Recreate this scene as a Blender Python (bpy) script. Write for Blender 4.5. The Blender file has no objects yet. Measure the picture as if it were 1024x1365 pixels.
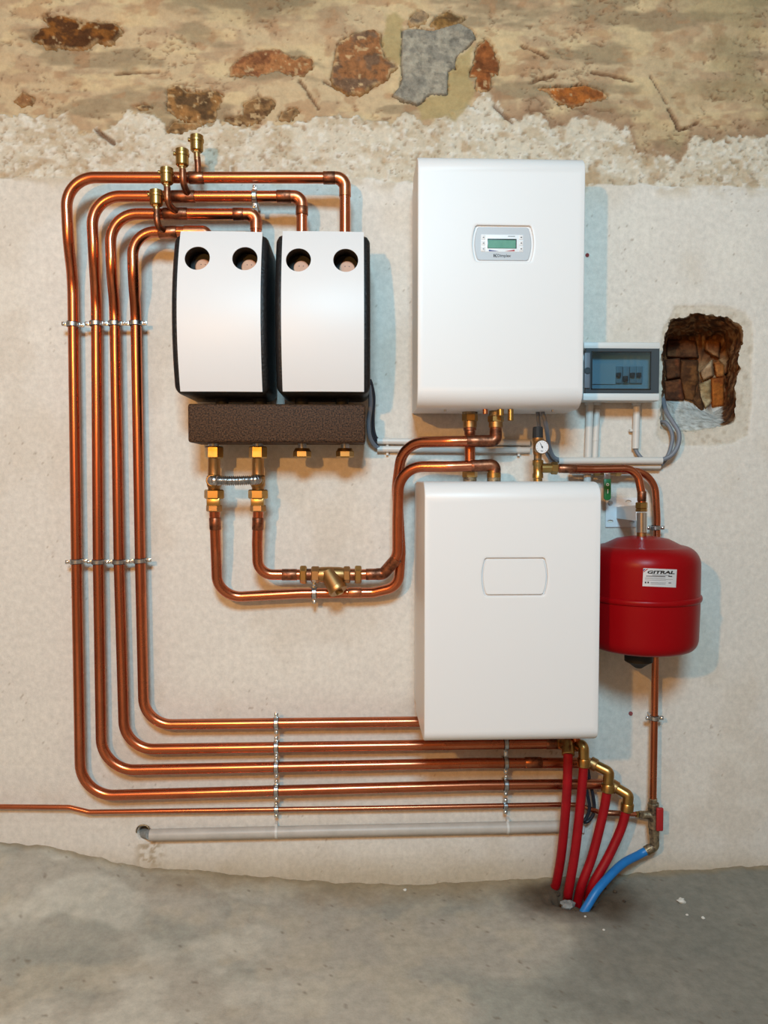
import bpy, bmesh, math, random
import numpy as np
from mathutils import Vector, Matrix

# ------------------------------------------------------------------ camera
IMW, IMH, FPX = 1024.0, 1365.0, 1025.0      # photograph frame and focal length in pixels
DIST = 2.4                                  # camera to wall, metres
YAW, PITCH = math.radians(2.0), math.radians(2.5)
sc = bpy.context.scene
COL = sc.collection
fwd = Vector((math.sin(YAW) * math.cos(PITCH), math.cos(YAW) * math.cos(PITCH), -math.sin(PITCH)))
right = fwd.cross(Vector((0, 0, 1))).normalized()
up = right.cross(fwd).normalized()


def ray(px, py):
    return fwd + right * ((px - IMW / 2) / FPX) + up * ((IMH / 2 - py) / FPX)


_r = ray(740, 1174)
CAMZ = -_r.z * (DIST / _r.y)                # the floor line under the hoses is z = 0
CAM = Vector((0, -DIST, CAMZ))


def at(px, py, d=0.0):
    """world point seen at a pixel of the photograph, standing d metres in front of the wall"""
    r = ray(px, py)
    return CAM + r * ((DIST - d) / r.y)


def at_floor(px, py, z=0.0):
    r = ray(px, py)
    return CAM + r * ((z - CAMZ) / r.z)


def S(d):
    return (DIST - d) / FPX


def project(x, y, z):
    vx, vy, vz = x - CAM.x, y - CAM.y, z - CAM.z
    a = vx * fwd.x + vy * fwd.y + vz * fwd.z
    return (IMW / 2 + FPX * (vx * right.x + vy * right.y + vz * right.z) / a,
            IMH / 2 - FPX * (vx * up.x + vy * up.y + vz * up.z) / a)


cam_d = bpy.data.cameras.new('camera')
cam = bpy.data.objects.new('camera', cam_d)
COL.objects.link(cam)
cam.matrix_world = Matrix(((right.x, up.x, -fwd.x, CAM.x), (right.y, up.y, -fwd.y, CAM.y),
                           (right.z, up.z, -fwd.z, CAM.z), (0, 0, 0, 1)))
cam_d.sensor_fit = 'HORIZONTAL'
cam_d.sensor_width = 36.0
cam_d.lens = 36.0 * FPX / IMW
cam_d.clip_start = 0.02
sc.camera = cam

# ------------------------------------------------------------------ light
ROOM = dict(x0=-1.75, x1=2.0, y1=-3.9, z1=3.9)
world = bpy.data.worlds.new('world')
sc.world = world
world.use_nodes = True
bg = world.node_tree.nodes['Background']
bg.inputs[0].default_value = (0.75, 0.87, 1.0, 1)
bg.inputs[1].default_value = 0.6


def light(name, kind, loc, energy, color, target=None, **kw):
    l = bpy.data.lights.new(name, kind)
    l.energy = energy
    l.color = color
    for k, v in kw.items():
        setattr(l, k, v)
    o = bpy.data.objects.new(name, l)
    COL.objects.link(o)
    o.location = loc
    if target is not None:
        o.rotation_euler = (Vector(target) - Vector(loc)).to_track_quat('-Z', 'Y').to_euler()
    return o


# daylight entering by the high window in the wall behind the photographer
WIN = dict(x0=-0.45, x1=0.35, z0=2.83, z1=3.47)
light('window_daylight', 'AREA', (-0.05, ROOM['y1'] + 0.03, 3.15), 168, (0.45, 0.79, 1.0), (-0.05, 0, 1.0),
      shape='RECTANGLE', size=0.75, size_y=0.6)
# warm bulb hanging to the left of the photographer
light('warm_bulb', 'POINT', (-0.86, -2.95, CAMZ + 0.66), 150, (1.0, 0.46, 0.10), shadow_soft_size=0.035)

vs = sc.view_settings
vs.view_transform = 'Standard'
vs.look = 'None'
vs.exposure = -0.15
vs.gamma = 1.0
vs.use_curve_mapping = False

# ------------------------------------------------------------------ mesh helpers


def C(r, g, b):
    f = lambda c: ((c / 255 + 0.055) / 1.055) ** 2.4 if c > 10 else c / 255 / 12.92
    return (f(r), f(g), f(b))


class MB:
    def __init__(self):
        self.v, self.f = [], []

    def add(self, vs_, fs):
        o = len(self.v)
        self.v += [Vector(p) for p in vs_]
        self.f += [tuple(i + o for i in q) for q in fs]
        return self

    def box(self, c, s, rot=None):
        c = Vector(c)
        R = rot or Matrix.Identity(3)
        p = [c + R @ Vector((sx * s[0] / 2, sy * s[1] / 2, sz * s[2] / 2))
             for sx in (-1, 1) for sy in (-1, 1) for sz in (-1, 1)]
        return self.add(p, [(0, 1, 3, 2), (4, 6, 7, 5), (0, 4, 5, 1), (2, 3, 7, 6), (0, 2, 6, 4), (1, 5, 7, 3)])

    def cyl(self, p0, p1, r0, r1=None, n=20, phase=0.0, caps=True, bev=0.0):
        p0, p1 = Vector(p0), Vector(p1)
        r1 = r0 if r1 is None else r1
        L = (p1 - p0).length
        if bev:
            return self.rev([(0, 0), (r0 - bev, 0), (r0, bev), (r1, L - bev), (r1 - bev, L), (0, L)], p0, p1 - p0, n, phase)
        prof = [(r0, 0), (r1, L)]
        if caps:
            prof = [(0, 0)] + prof + [(0, L)]
        return self.rev(prof, p0, p1 - p0, n, phase)

    def rev(self, prof, o, axis, n=24, phase=0.0):
        o, a = Vector(o), Vector(axis).normalized()
        ref = Vector((0, -1, 0)) if abs(a.y) < 0.9 else Vector((1, 0, 0))
        u = (ref - a * ref.dot(a)).normalized()
        w = a.cross(u)
        base = len(self.v)
        rings = []
        for r, h in prof:
            if r < 1e-7:
                self.v.append(o + a * h)
                rings.append([len(self.v) - 1])
            else:
                idx = []
                for k in range(n):
                    t = phase + 2 * math.pi * k / n
                    self.v.append(o + a * h + (u * math.cos(t) + w * math.sin(t)) * r)
                    idx.append(len(self.v) - 1)
                rings.append(idx)
        for A, B in zip(rings, rings[1:]):
            for k in range(n):
                k2 = (k + 1) % n
                if len(A) == 1 and len(B) == 1:
                    continue
                if len(A) == 1:
                    self.f.append((A[0], B[k2], B[k]))
                elif len(B) == 1:
                    self.f.append((A[k], A[k2], B[0]))
                else:
                    self.f.append((A[k], A[k2], B[k2], B[k]))
        return self

    def hexn(self, p0, p1, r, phase=math.pi / 6):
        L = (Vector(p1) - Vector(p0)).length
        c = min(0.12 * r, L * 0.2)
        return self.rev([(0, 0), (r - c, 0), (r, c), (r, L - c), (r - c, L), (0, L)], p0, Vector(p1) - Vector(p0), 6, phase)

    def sph(self, c, r, n=14, m=8, sc_=(1, 1, 1)):
        c = Vector(c)
        b = len(self.v)
        self.rev([(r * math.sin(math.pi * i / m), -r * math.cos(math.pi * i / m)) for i in range(m + 1)], (0, 0, 0), (0, 0, 1), n)
        for i in range(b, len(self.v)):
            p = self.v[i]
            self.v[i] = c + Vector((p.x * sc_[0], p.y * sc_[1], p.z * sc_[2]))
        return self

    def tube(self, pts, r, n=18, caps=True):
        pts = [Vector(p) for p in pts]
        rs = r if isinstance(r, (list, tuple)) else [r] * len(pts)
        T = []
        for i in range(len(pts)):
            a = pts[max(i - 1, 0)]
            b = pts[min(i + 1, len(pts) - 1)]
            T.append((b - a).normalized())
        u = T[0].orthogonal().normalized()
        rings = []
        for i, p in enumerate(pts):
            u = (u - T[i] * u.dot(T[i])).normalized()
            w = T[i].cross(u)
            idx = []
            for k in range(n):
                t = 2 * math.pi * k / n
                self.v.append(p + (u * math.cos(t) + w * math.sin(t)) * rs[i])
                idx.append(len(self.v) - 1)
            rings.append(idx)
        for A, B in zip(rings, rings[1:]):
            for k in range(n):
                self.f.append((A[k], A[(k + 1) % n], B[(k + 1) % n], B[k]))
        if caps:
            self.f.append(tuple(reversed(rings[0])))
            self.f.append(tuple(rings[-1]))
        return self

    def prism(self, poly, off):
        """closed polygon of 3D points swept by the vector off"""
        n = len(poly)
        off = Vector(off)
        P = [Vector(p) for p in poly]
        return self.add(P + [p + off for p in P],
                        [tuple(range(n)), tuple(range(2 * n - 1, n - 1, -1))] +
                        [(i, i + n, (i + 1) % n + n, (i + 1) % n) for i in range(n)])

    def mesh(self, name, origin=(0, 0, 0), bevel=0.0, segs=2, angle=35, fix=True):
        me = bpy.data.meshes.new(name)
        o = Vector(origin)
        me.from_pydata([tuple(p - o) for p in self.v], [], self.f)
        if bevel or fix:
            bm = bmesh.new()
            bm.from_mesh(me)
            if fix:
                bmesh.ops.recalc_face_normals(bm, faces=bm.faces)
            if bevel:
                es = [e for e in bm.edges if len(e.link_faces) == 2 and e.calc_face_angle(0) > math.radians(30)]
                bmesh.ops.bevel(bm, geom=es, offset=bevel, segments=segs, profile=0.5, affect='EDGES', clamp_overlap=True)
            bm.to_mesh(me)
            bm.free()
        me.polygons.foreach_set('use_smooth', [True] * len(me.polygons))
        me.set_sharp_from_angle(angle=math.radians(angle))
        me.update()
        return me


def path(pts, rad, step=0.12):
    """polyline with rounded corners; rad may be a list for the inner corners"""
    P = [Vector(p) for p in pts]
    out = [P[0]]
    for i in range(1, len(P) - 1):
        r = rad[i - 1] if isinstance(rad, (list, tuple)) else rad
        a, p, b = P[i - 1], P[i], P[i + 1]
        d1, d2 = (p - a).normalized(), (b - p).normalized()
        th = d1.angle(d2)
        if th < 0.01:
            out.append(p)
            continue
        t = min(r * math.tan(th / 2), 0.48 * (p - a).length, 0.48 * (b - p).length)
        re = t / math.tan(th / 2)
        s = p - d1 * t
        nrm = (d2 - d1 * d1.dot(d2)).normalized()
        c = s + nrm * re
        k = max(2, int(th / step) + 1)
        for j in range(k + 1):
            f = th * j / k
            out.append(c + (-nrm * math.cos(f) + d1 * math.sin(f)) * re)
    out.append(P[-1])
    return out


def smooth_path(pts, n=8):
    """Catmull-Rom through the points"""
    P = [Vector(p) for p in pts]
    P = [P[0] * 2 - P[1]] + P + [P[-1] * 2 - P[-2]]
    out = []
    for i in range(1, len(P) - 2):
        a, b, c, d = P[i - 1:i + 3]
        for j in range(n):
            t = j / n
            out.append(0.5 * ((2 * b) + (c - a) * t + (2 * a - 5 * b + 4 * c - d) * t * t + (3 * b - a - 3 * c + d) * t ** 3))
    out.append(P[-2])
    return out


def mkobj(name, me, mat, parent=None, loc=None):
    if isinstance(mat, str):
        mat = M[mat]
    if len(me.materials) == 0:
        me.materials.append(mat)
    o = bpy.data.objects.new(name, me)
    COL.objects.link(o)
    if parent is not None:
        o.parent = parent
    if loc is not None:
        o.location = loc
    return o


def thing(name, label, cat, loc=(0, 0, 0), group=None):
    o = bpy.data.objects.new(name, None)
    COL.objects.link(o)
    o.empty_display_size = 0.03
    o.location = loc
    tag(o, label, cat, group)
    return o


def tag(o, label, cat, group=None):
    o['label'] = label
    o['category'] = cat
    if group:
        o['group'] = group
    return o


def wloc(o):
    p = Vector(o.location)
    while o.parent is not None:
        o = o.parent
        p = p + Vector(o.location)
    return p


def part(root, name, mb, mat, label=None, bevel=0.0, segs=2, angle=35, fix=True):
    """mesh given in world coordinates, stored relative to its thing"""
    o = mkobj(name, mb.mesh(name, wloc(root), bevel, segs, angle, fix), mat, root)
    if label:
        o['label'] = label
    return o


def single(name, mb, mat, label, cat, group=None, bevel=0.0, origin=None, angle=35):
    org = Vector(origin) if origin is not None else mb.v[0].copy()
    o = mkobj(name, mb.mesh(name, org, bevel, angle=angle), mat, None, org)
    return tag(o, label, cat, group)


def copy_tree(o, parent=None):
    c = o.copy()
    COL.objects.link(c)
    c.parent = parent
    for ch in [x for x in o.children]:
        copy_tree(ch, c)
    return c


def text(root, name, body, size, loc, mat, xdir=(1, 0, 0), zdir=(0, 0, 1), align='LEFT', bold=0.0, xs=1.0, shear=0.0):
    cu = bpy.data.curves.new(name, 'FONT')
    cu.body = body
    cu.size = size
    cu.align_x = align
    cu.align_y = 'CENTER'
    cu.extrude = 0.00015
    cu.offset = bold
    cu.shear = shear
    cu.resolution_u = 3
    to = bpy.data.objects.new(name, cu)
    COL.objects.link(to)
    dg = bpy.context.evaluated_depsgraph_get()
    me = bpy.data.meshes.new_from_object(to.evaluated_get(dg))
    bpy.data.objects.remove(to)
    bpy.data.curves.remove(cu)
    X, Z = Vector(xdir).normalized(), Vector(zdir).normalized()
    N = X.cross(Z)
    mw = Matrix(((X.x * xs, Z.x, N.x, 0), (X.y * xs, Z.y, N.y, 0), (X.z * xs, Z.z, N.z, 0), (0, 0, 0, 1)))
    me.transform(mw)
    me.transform(Matrix.Translation(Vector(loc) - wloc(root)))
    me.materials.clear()
    return mkobj(name, me, mat, root)


# ------------------------------------------------------------------ materials
M = {}


def mat(name, col, rough=0.5, metal=0.0, col2=None, nscale=12.0, namt=0.5, bump=0.0, bscale=200.0, rough2=None,
        spec=0.5, coat=0.0, stretch=None):
    m = bpy.data.materials.new(name)
    m.use_nodes = True
    nt = m.node_tree
    b = nt.nodes['Principled BSDF']
    b.inputs['Roughness'].default_value = rough
    b.inputs['Metallic'].default_value = metal
    b.inputs['Specular IOR Level'].default_value = spec
    b.inputs['Coat Weight'].default_value = coat
    b.inputs['Base Color'].default_value = (*col, 1)
    geo = nt.nodes.new('ShaderNodeNewGeometry')
    src = geo.outputs['Position']
    if stretch:
        mp = nt.nodes.new('ShaderNodeMapping')
        mp.inputs['Scale'].default_value = stretch
        nt.links.new(src, mp.inputs['Vector'])
        src = mp.outputs['Vector']
    if col2 is not None or rough2 is not None:
        n = nt.nodes.new('ShaderNodeTexNoise')
        n.inputs['Scale'].default_value = nscale
        n.inputs['Detail'].default_value = 6
        n.inputs['Roughness'].default_value = 0.65
        nt.links.new(src, n.inputs['Vector'])
        mr = nt.nodes.new('ShaderNodeMapRange')
        mr.inputs['From Min'].default_value = 0.5 - 0.2 / max(namt, .05) * .5
        mr.inputs['From Max'].default_value = 0.5 + 0.2 / max(namt, .05) * .5
        nt.links.new(n.outputs['Fac'], mr.inputs['Value'])
        if col2 is not None:
            mx = nt.nodes.new('ShaderNodeMix')
            mx.data_type = 'RGBA'
            mx.inputs['A'].default_value = (*col, 1)
            mx.inputs['B'].default_value = (*col2, 1)
            nt.links.new(mr.outputs['Result'], mx.inputs['Factor'])
            nt.links.new(mx.outputs['Result'], b.inputs['Base Color'])
        if rough2 is not None:
            m2 = nt.nodes.new('ShaderNodeMapRange')
            m2.inputs['To Min'].default_value = rough
            m2.inputs['To Max'].default_value = rough2
            nt.links.new(mr.outputs['Result'], m2.inputs['Value'])
            nt.links.new(m2.outputs['Result'], b.inputs['Roughness'])
    if bump:
        n2 = nt.nodes.new('ShaderNodeTexNoise')
        n2.inputs['Scale'].default_value = bscale
        n2.inputs['Detail'].default_value = 4
        nt.links.new(geo.outputs['Position'], n2.inputs['Vector'])
        bp = nt.nodes.new('ShaderNodeBump')
        bp.inputs['Strength'].default_value = bump
        bp.inputs['Distance'].default_value = 0.004
        nt.links.new(n2.outputs['Fac'], bp.inputs['Height'])
        nt.links.new(bp.outputs['Normal'], b.inputs['Normal'])
    M[name] = m
    return m


def mat_attr(name, rough, bump, bscale, var=0.25, vscale=60.0):
    """colour from the mesh's own attribute, with fine mottling"""
    m = mat(name, (0.5, 0.5, 0.5), rough, bump=bump, bscale=bscale, spec=0.2)
    nt = m.node_tree
    b = nt.nodes['Principled BSDF']
    at_ = nt.nodes.new('ShaderNodeAttribute')
    at_.attribute_name = 'Col'
    geo = nt.nodes.new('ShaderNodeNewGeometry')
    n = nt.nodes.new('ShaderNodeTexNoise')
    n.inputs['Scale'].default_value = vscale
    n.inputs['Detail'].default_value = 8
    n.inputs['Roughness'].default_value = 0.7
    nt.links.new(geo.outputs['Position'], n.inputs['Vector'])
    mr = nt.nodes.new('ShaderNodeMapRange')
    mr.inputs['From Min'].default_value = 0.3
    mr.inputs['From Max'].default_value = 0.7
    mr.inputs['To Min'].default_value = 1 - var
    mr.inputs['To Max'].default_value = 1 + var * 0.6
    nt.links.new(n.outputs['Fac'], mr.inputs['Value'])
    mx = nt.nodes.new('ShaderNodeVectorMath')
    mx.operation = 'SCALE'
    nt.links.new(at_.outputs['Color'], mx.inputs[0])
    nt.links.new(mr.outputs['Result'], mx.inputs['Scale'])
    nt.links.new(mx.outputs['Vector'], b.inputs['Base Color'])
    return m


mat_attr('wall_plaster', 0.92, 0.25, 320.0, 0.16, 55.0)
mat_attr('floor_concrete', 0.85, 0.2, 180.0, 0.2, 30.0)
mat_attr('stone', 0.9, 0.5, 150.0, 0.45, 45.0)
mat('room_plaster', C(160, 150, 138), 0.9, col2=C(140, 130, 118), nscale=3)
mat('room_ceiling', C(150, 140, 126), 0.9, col2=C(120, 110, 98), nscale=4)
mat('copper', (0.68, 0.22, 0.105), 0.20, 1.0, col2=(0.42, 0.12, 0.055), nscale=9, namt=0.45, rough2=0.33, bump=0.015, bscale=60)
mat('copper_dark', (0.46, 0.17, 0.085), 0.32, 1.0, col2=(0.12, 0.05, 0.03), nscale=38, namt=0.8, rough2=0.5)
mat('copper_joint', (0.72, 0.26, 0.12), 0.26, 1.0, col2=(0.36, 0.13, 0.07), nscale=40, namt=0.6, rough2=0.4)
mat('brass', (0.52, 0.33, 0.11), 0.27, 1.0, col2=(0.36, 0.21, 0.07), nscale=30, namt=0.5, rough2=0.38)
mat('brass_cast', (0.44, 0.25, 0.11), 0.40, 1.0, col2=(0.40, 0.22, 0.08), nscale=40, namt=0.5, bump=0.08, bscale=500)
mat('brass_dirty', (0.42, 0.32, 0.19), 0.5, 0.8, col2=(0.10, 0.08, 0.06), nscale=60, namt=0.8, bump=0.2, bscale=300)
mat('zinc', (0.62, 0.63, 0.64), 0.28, 1.0, col2=(0.40, 0.41, 0.42), nscale=80, namt=0.5)
mat('chrome', (0.78, 0.78, 0.78), 0.16, 1.0)
mat('rubber', (0.012, 0.012, 0.012), 0.7)
mat('white_enamel', C(218, 217, 216), 0.42, bump=0.01, bscale=900, spec=0.45)
mat('white_panel', C(216, 215, 215), 0.42, spec=0.3)
mat('white_steel', C(222, 224, 226), 0.4)
mat('grey_bezel', C(178, 182, 186), 0.4)
mat('bezel_light', C(222, 228, 232), 0.4)
mat('lcd_green', C(92, 146, 128), 0.2, col2=C(104, 156, 138), nscale=60)
mat('lcd_dark', C(22, 34, 34), 0.3)
mat('ink', C(18, 18, 20), 0.5)
mat('ink_blue', C(34, 52, 120), 0.5)
mat('ink_red', C(160, 40, 40), 0.5)
mat('ink_grey', C(90, 92, 96), 0.5)
mat('epp_black', (0.006, 0.006, 0.007), 0.45, col2=(0.014, 0.013, 0.013), nscale=160, namt=0.8, bump=0.5, bscale=160, spec=0.3)
mat('epp_brown', (0.009, 0.005, 0.003), 0.6, col2=(0.105, 0.050, 0.024), nscale=230, namt=0.9, bump=0.5, bscale=190, spec=0.2)
mat('dial_tan', C(205, 156, 122), 0.5, col2=C(192, 140, 108), nscale=60)
mat('pvc_grey', C(190, 182, 172), 0.45, col2=C(172, 165, 156), nscale=20)
mat('pvc_light', C(206, 202, 195), 0.4)
mat('cable_grey', C(112, 116, 124), 0.5)
mat('cable_black', C(28, 32, 42), 0.45)
mat('box_grey', C(206, 208, 206), 0.45)
mat('breaker', C(150, 166, 172), 0.5)
mat('breaker_plate', C(196, 208, 212), 0.5)
mat('tank_red', (0.25, 0.001, 0.003), 0.34, spec=0.16)
mat('lever_red', (0.34, 0.012, 0.014), 0.45)
mat('lever_green', (0.01, 0.14, 0.035), 0.4)
mat('hose_red', (0.34, 0.003, 0.008), 0.45, col2=(0.24, 0.002, 0.006), nscale=25, spec=0.3)
mat('hose_blue', (0.010, 0.18, 0.50), 0.42, col2=(0.008, 0.14, 0.42), nscale=25)
mat('foil', C(205, 206, 208), 0.35, 0.3)
mat('dirt', C(46, 38, 30), 0.95, col2=C(82, 66, 48), nscale=60, bump=0.6, bscale=120)
mat('mortar_grey', C(150, 152, 150), 0.95, col2=C(112, 112, 108), nscale=60, bump=0.5, bscale=150)
mat('plug_red', C(130, 34, 30), 0.6)

# smoked, clear cover of the fuse box
mg = bpy.data.materials.new('smoked_cover')
mg.use_nodes = True
nt = mg.node_tree
nt.nodes.clear()
o_ = nt.nodes.new('ShaderNodeOutputMaterial')
tr = nt.nodes.new('ShaderNodeBsdfTransparent')
tr.inputs[0].default_value = (0.58, 0.72, 0.78, 1)
gl = nt.nodes.new('ShaderNodeBsdfGlossy')
gl.inputs[0].default_value = (0.8, 0.9, 1.0, 1)
gl.inputs['Roughness'].default_value = 0.08
mxs = nt.nodes.new('ShaderNodeMixShader')
mxs.inputs[0].default_value = 0.07
nt.links.new(tr.outputs[0], mxs.inputs[1])
nt.links.new(gl.outputs[0], mxs.inputs[2])
nt.links.new(mxs.outputs[0], o_.inputs[0])
M['smoked_cover'] = mg
mat('smoked_frame', C(58, 68, 74), 0.3)

# ------------------------------------------------------------------ noise


def hash2(ix, iy, seed):
    h = (ix.astype(np.int64) * 374761393 + iy.astype(np.int64) * 668265263 + seed * 1442695041) & 0xFFFFFFFF
    h = ((h ^ (h >> 13)) * 1274126177) & 0xFFFFFFFF
    h = (h ^ (h >> 16)) & 0xFFFFFFFF
    return h.astype(np.float64) / 4294967295.0


def vnoise(x, y, seed=0):
    ix, iy = np.floor(x), np.floor(y)
    fx, fy = x - ix, y - iy
    fx = fx * fx * fx * (fx * (fx * 6 - 15) + 10)
    fy = fy * fy * fy * (fy * (fy * 6 - 15) + 10)
    a, b = hash2(ix, iy, seed), hash2(ix + 1, iy, seed)
    c, d = hash2(ix, iy + 1, seed), hash2(ix + 1, iy + 1, seed)
    return (a + (b - a) * fx) * (1 - fy) + (c + (d - c) * fx) * fy


def fbm(x, y, seed=0, octv=4, gain=0.5):
    s, amp, tot = 0.0, 1.0, 0.0
    for i in range(octv):
        s = s + amp * vnoise(x * 2 ** i + i * 17.3, y * 2 ** i + i * 9.1, seed + i)
        tot += amp
        amp *= gain
    return s / tot


def sstep(a, b, x):
    t = np.clip((x - a) / (b - a), 0, 1)
    return t * t * (3 - 2 * t)


def poly_sd(px, py, poly):
    """signed distance in pixels, positive inside; far points get -1e3"""
    P = np.array(poly, float)
    out = np.full(px.shape, -1000.0)
    m = (px > P[:, 0].min() - 25) & (px < P[:, 0].max() + 25) & (py > P[:, 1].min() - 25) & (py < P[:, 1].max() + 25)
    x, y = px[m], py[m]
    if x.size == 0:
        return out
    d = np.full(x.shape, 1e9)
    ins = np.zeros(x.shape, bool)
    for (x0, y0), (x1, y1) in zip(P, np.roll(P, -1, 0)):
        ex, ey = x1 - x0, y1 - y0
        t = np.clip(((x - x0) * ex + (y - y0) * ey) / (ex * ex + ey * ey + 1e-9), 0, 1)
        d = np.minimum(d, np.hypot(x - x0 - t * ex, y - y0 - t * ey))
        cr = ((y0 > y) != (y1 > y)) & (x < ex * (y - y0) / (ey if ey != 0 else 1e-9) + x0)
        ins ^= cr
    out[m] = np.where(ins, d, -d)
    return out


def grid_mesh(name, co, nu, nv, keep=None, cols=None):
    """co: (nv*nu,3); quads from a regular grid, keep: bool per quad"""
    idx = np.arange(nu * nv).reshape(nv, nu)
    q = np.stack([idx[:-1, :-1], idx[:-1, 1:], idx[1:, 1:], idx[1:, :-1]], -1).reshape(-1, 4)
    if keep is not None:
        q = q[keep]
        used = np.unique(q)
        remap = np.full(nu * nv, -1)
        remap[used] = np.arange(len(used))
        q = remap[q]
        co = co[used]
        if cols is not None:
            cols = cols[used]
    me = bpy.data.meshes.new(name)
    me.vertices.add(len(co))
    me.vertices.foreach_set('co', co.astype(np.float32).ravel())
    me.loops.add(q.size)
    me.loops.foreach_set('vertex_index', q.astype(np.int32).ravel())
    me.polygons.add(len(q))
    me.polygons.foreach_set('loop_start', np.arange(0, q.size, 4, dtype=np.int32))
    me.polygons.foreach_set('loop_total', np.full(len(q), 4, dtype=np.int32))
    me.polygons.foreach_set('use_smooth', np.ones(len(q), bool))
    me.update(calc_edges=True)
    me.validate()
    if cols is not None:
        a = me.color_attributes.new('Col', 'FLOAT_COLOR', 'POINT')
        c4 = np.ones((len(co), 4), np.float32)
        c4[:, :3] = cols
        a.data.foreach_set('color', c4.ravel())
    return me


def mixc(base, col, m):
    return base * (1 - m[:, None]) + np.array(col)[None, :] * m[:, None]


# ------------------------------------------------------------------ the old wall
def crop(x0, y0, s, pts):
    return [(x0 + a / s, y0 + b / s) for a, b in pts]


STONES = [  # outline, two colours, bulge in metres
    (crop(0, 0, 3.94, [(155, 195), (200, 140), (250, 130), (215, 80), (330, 70), (420, 100), (520, 105), (600, 110), (640, 155), (590, 210), (545, 225), (505, 205), (450, 245), (370, 255), (320, 235), (230, 248), (215, 215)]), C(134, 82, 34), C(86, 52, 26)),
    (crop(200, 40, 3.94, [(415, 235), (420, 180), (480, 130), (560, 95), (680, 90), (720, 120), (760, 150), (790, 125), (850, 140), (850, 185), (800, 240), (740, 230), (660, 215), (590, 230), (570, 255), (530, 235)]), C(162, 108, 66), C(128, 80, 50)),
    (crop(200, 40, 3.94, [(85, 300), (140, 285), (200, 320), (340, 305), (385, 340), (350, 420), (340, 470), (230, 482), (130, 450), (85, 410)]), C(146, 104, 60), C(98, 72, 46)),
    (crop(200, 40, 3.94, [(75, 525), (120, 470), (230, 480), (275, 488), (200, 525), (130, 535)]), C(150, 110, 68), C(112, 82, 52)),
    (crop(200, 40, 3.94, [(390, 460), (480, 440), (490, 380), (560, 345), (640, 355), (660, 390), (600, 450), (560, 480), (460, 495), (395, 475)]), C(140, 104, 66), C(104, 74, 48)),
    (crop(200, 40, 3.94, [(670, 465), (690, 425), (765, 398), (782, 420), (735, 472)]), C(132, 98, 64), C(98, 74, 52)),
    (crop(420, 0, 3.94, [(80, 400), (105, 290), (120, 210), (200, 170), (310, 140), (350, 165), (345, 220), (365, 290), (440, 340), (400, 370), (380, 410), (310, 440), (240, 482), (170, 482), (90, 430)]), C(150, 100, 62), C(116, 88, 66)),
    (crop(420, 0, 3.94, [(815, 390), (850, 240), (900, 195), (940, 230), (950, 290), (975, 310), (965, 380), (930, 390), (925, 460), (870, 480), (845, 460), (850, 400)]), C(148, 86, 44), C(118, 68, 36)),
    (crop(420, 0, 3.94, [(605, 118), (640, 72), (700, 45), (740, 65), (792, 80), (770, 108), (720, 132), (640, 150)]), C(142, 104, 58), C(104, 76, 46)),
    (crop(420, 0, 3.94, [(490, 100), (520, 60), (560, 40), (600, 60), (590, 104), (540, 128), (500, 126)]), C(156, 128, 96), C(116, 98, 80)),
    (crop(660, 60, 2.813, [(225, 205), (200, 172), (150, 155), (260, 155), (340, 145), (400, 165), (430, 190), (400, 204), (330, 215), (300, 228), (260, 218)]), C(166, 96, 42), C(138, 80, 40)),
    (crop(0, 0, 3.94, [(690, 555), (740, 538), (805, 545), (800, 560), (740, 566)]), C(120, 92, 62), C(96, 74, 52)),
    (crop(0, 0, 3.94, [(60, 520), (110, 470), (165, 500), (165, 530), (100, 545)]), C(152, 106, 66), C(130, 90, 58)),
]
CEMENT = crop(420, 0, 3.94, [(460, 150), (500, 140), (620, 150), (760, 110), (830, 150), (850, 190), (810, 230), (740, 300), (740, 350), (700, 370), (695, 490), (600, 490), (545, 540), (470, 520), (410, 490), (450, 440), (460, 400), (455, 300)])
MORTAR_A = crop(420, 0, 3.94, [(375, 60), (430, 50), (470, 90), (460, 150), (455, 340), (370, 290), (345, 220), (370, 130)])
MORTAR_B = crop(420, 0, 3.94, [(700, 370), (760, 290), (830, 240), (815, 400), (850, 470), (780, 590), (740, 640), (680, 610), (560, 630), (540, 550), (600, 490), (695, 490)])
HOLE = crop(860, 390, 6.206, [(165, 375), (175, 330), (205, 245), (235, 210), (300, 210), (350, 200), (380, 170), (420, 165), (500, 178), (560, 190), (680, 200), (740, 245), (790, 265), (815, 310), (815, 420), (790, 470), (770, 560), (790, 620), (770, 700), (745, 780), (755, 900), (742, 1075), (700, 1095), (650, 1105), (400, 1150), (240, 1150), (130, 1130), (128, 1050), (140, 900), (145, 750), (150, 600), (140, 500)])
HALO = crop(860, 390, 6.206, [(240, 110), (500, 95), (700, 112), (830, 165), (880, 235), (892, 330), (880, 700), (885, 900), (855, 1180), (700, 1255), (500, 1275), (300, 1262), (150, 1240), (95, 1180), (100, 1100), (120, 900), (120, 600), (130, 400), (150, 290), (215, 190)])

X0, X1, Z1 = ROOM['x0'], ROOM['x1'], ROOM['z1']
xs = np.arange(X0, X1 + 0.0025, 0.005)
zs = np.concatenate([np.arange(-0.1, 2.12, 0.006), np.arange(2.12, 2.85, 0.004), np.arange(2.85, Z1 + 0.02, 0.02)])
nu, nv = len(xs), len(zs)
XX, ZZ = np.meshgrid(xs, zs)
XX, ZZ = XX.ravel(), ZZ.ravel()
PX, PY = project(XX, 0.0, ZZ)

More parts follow.
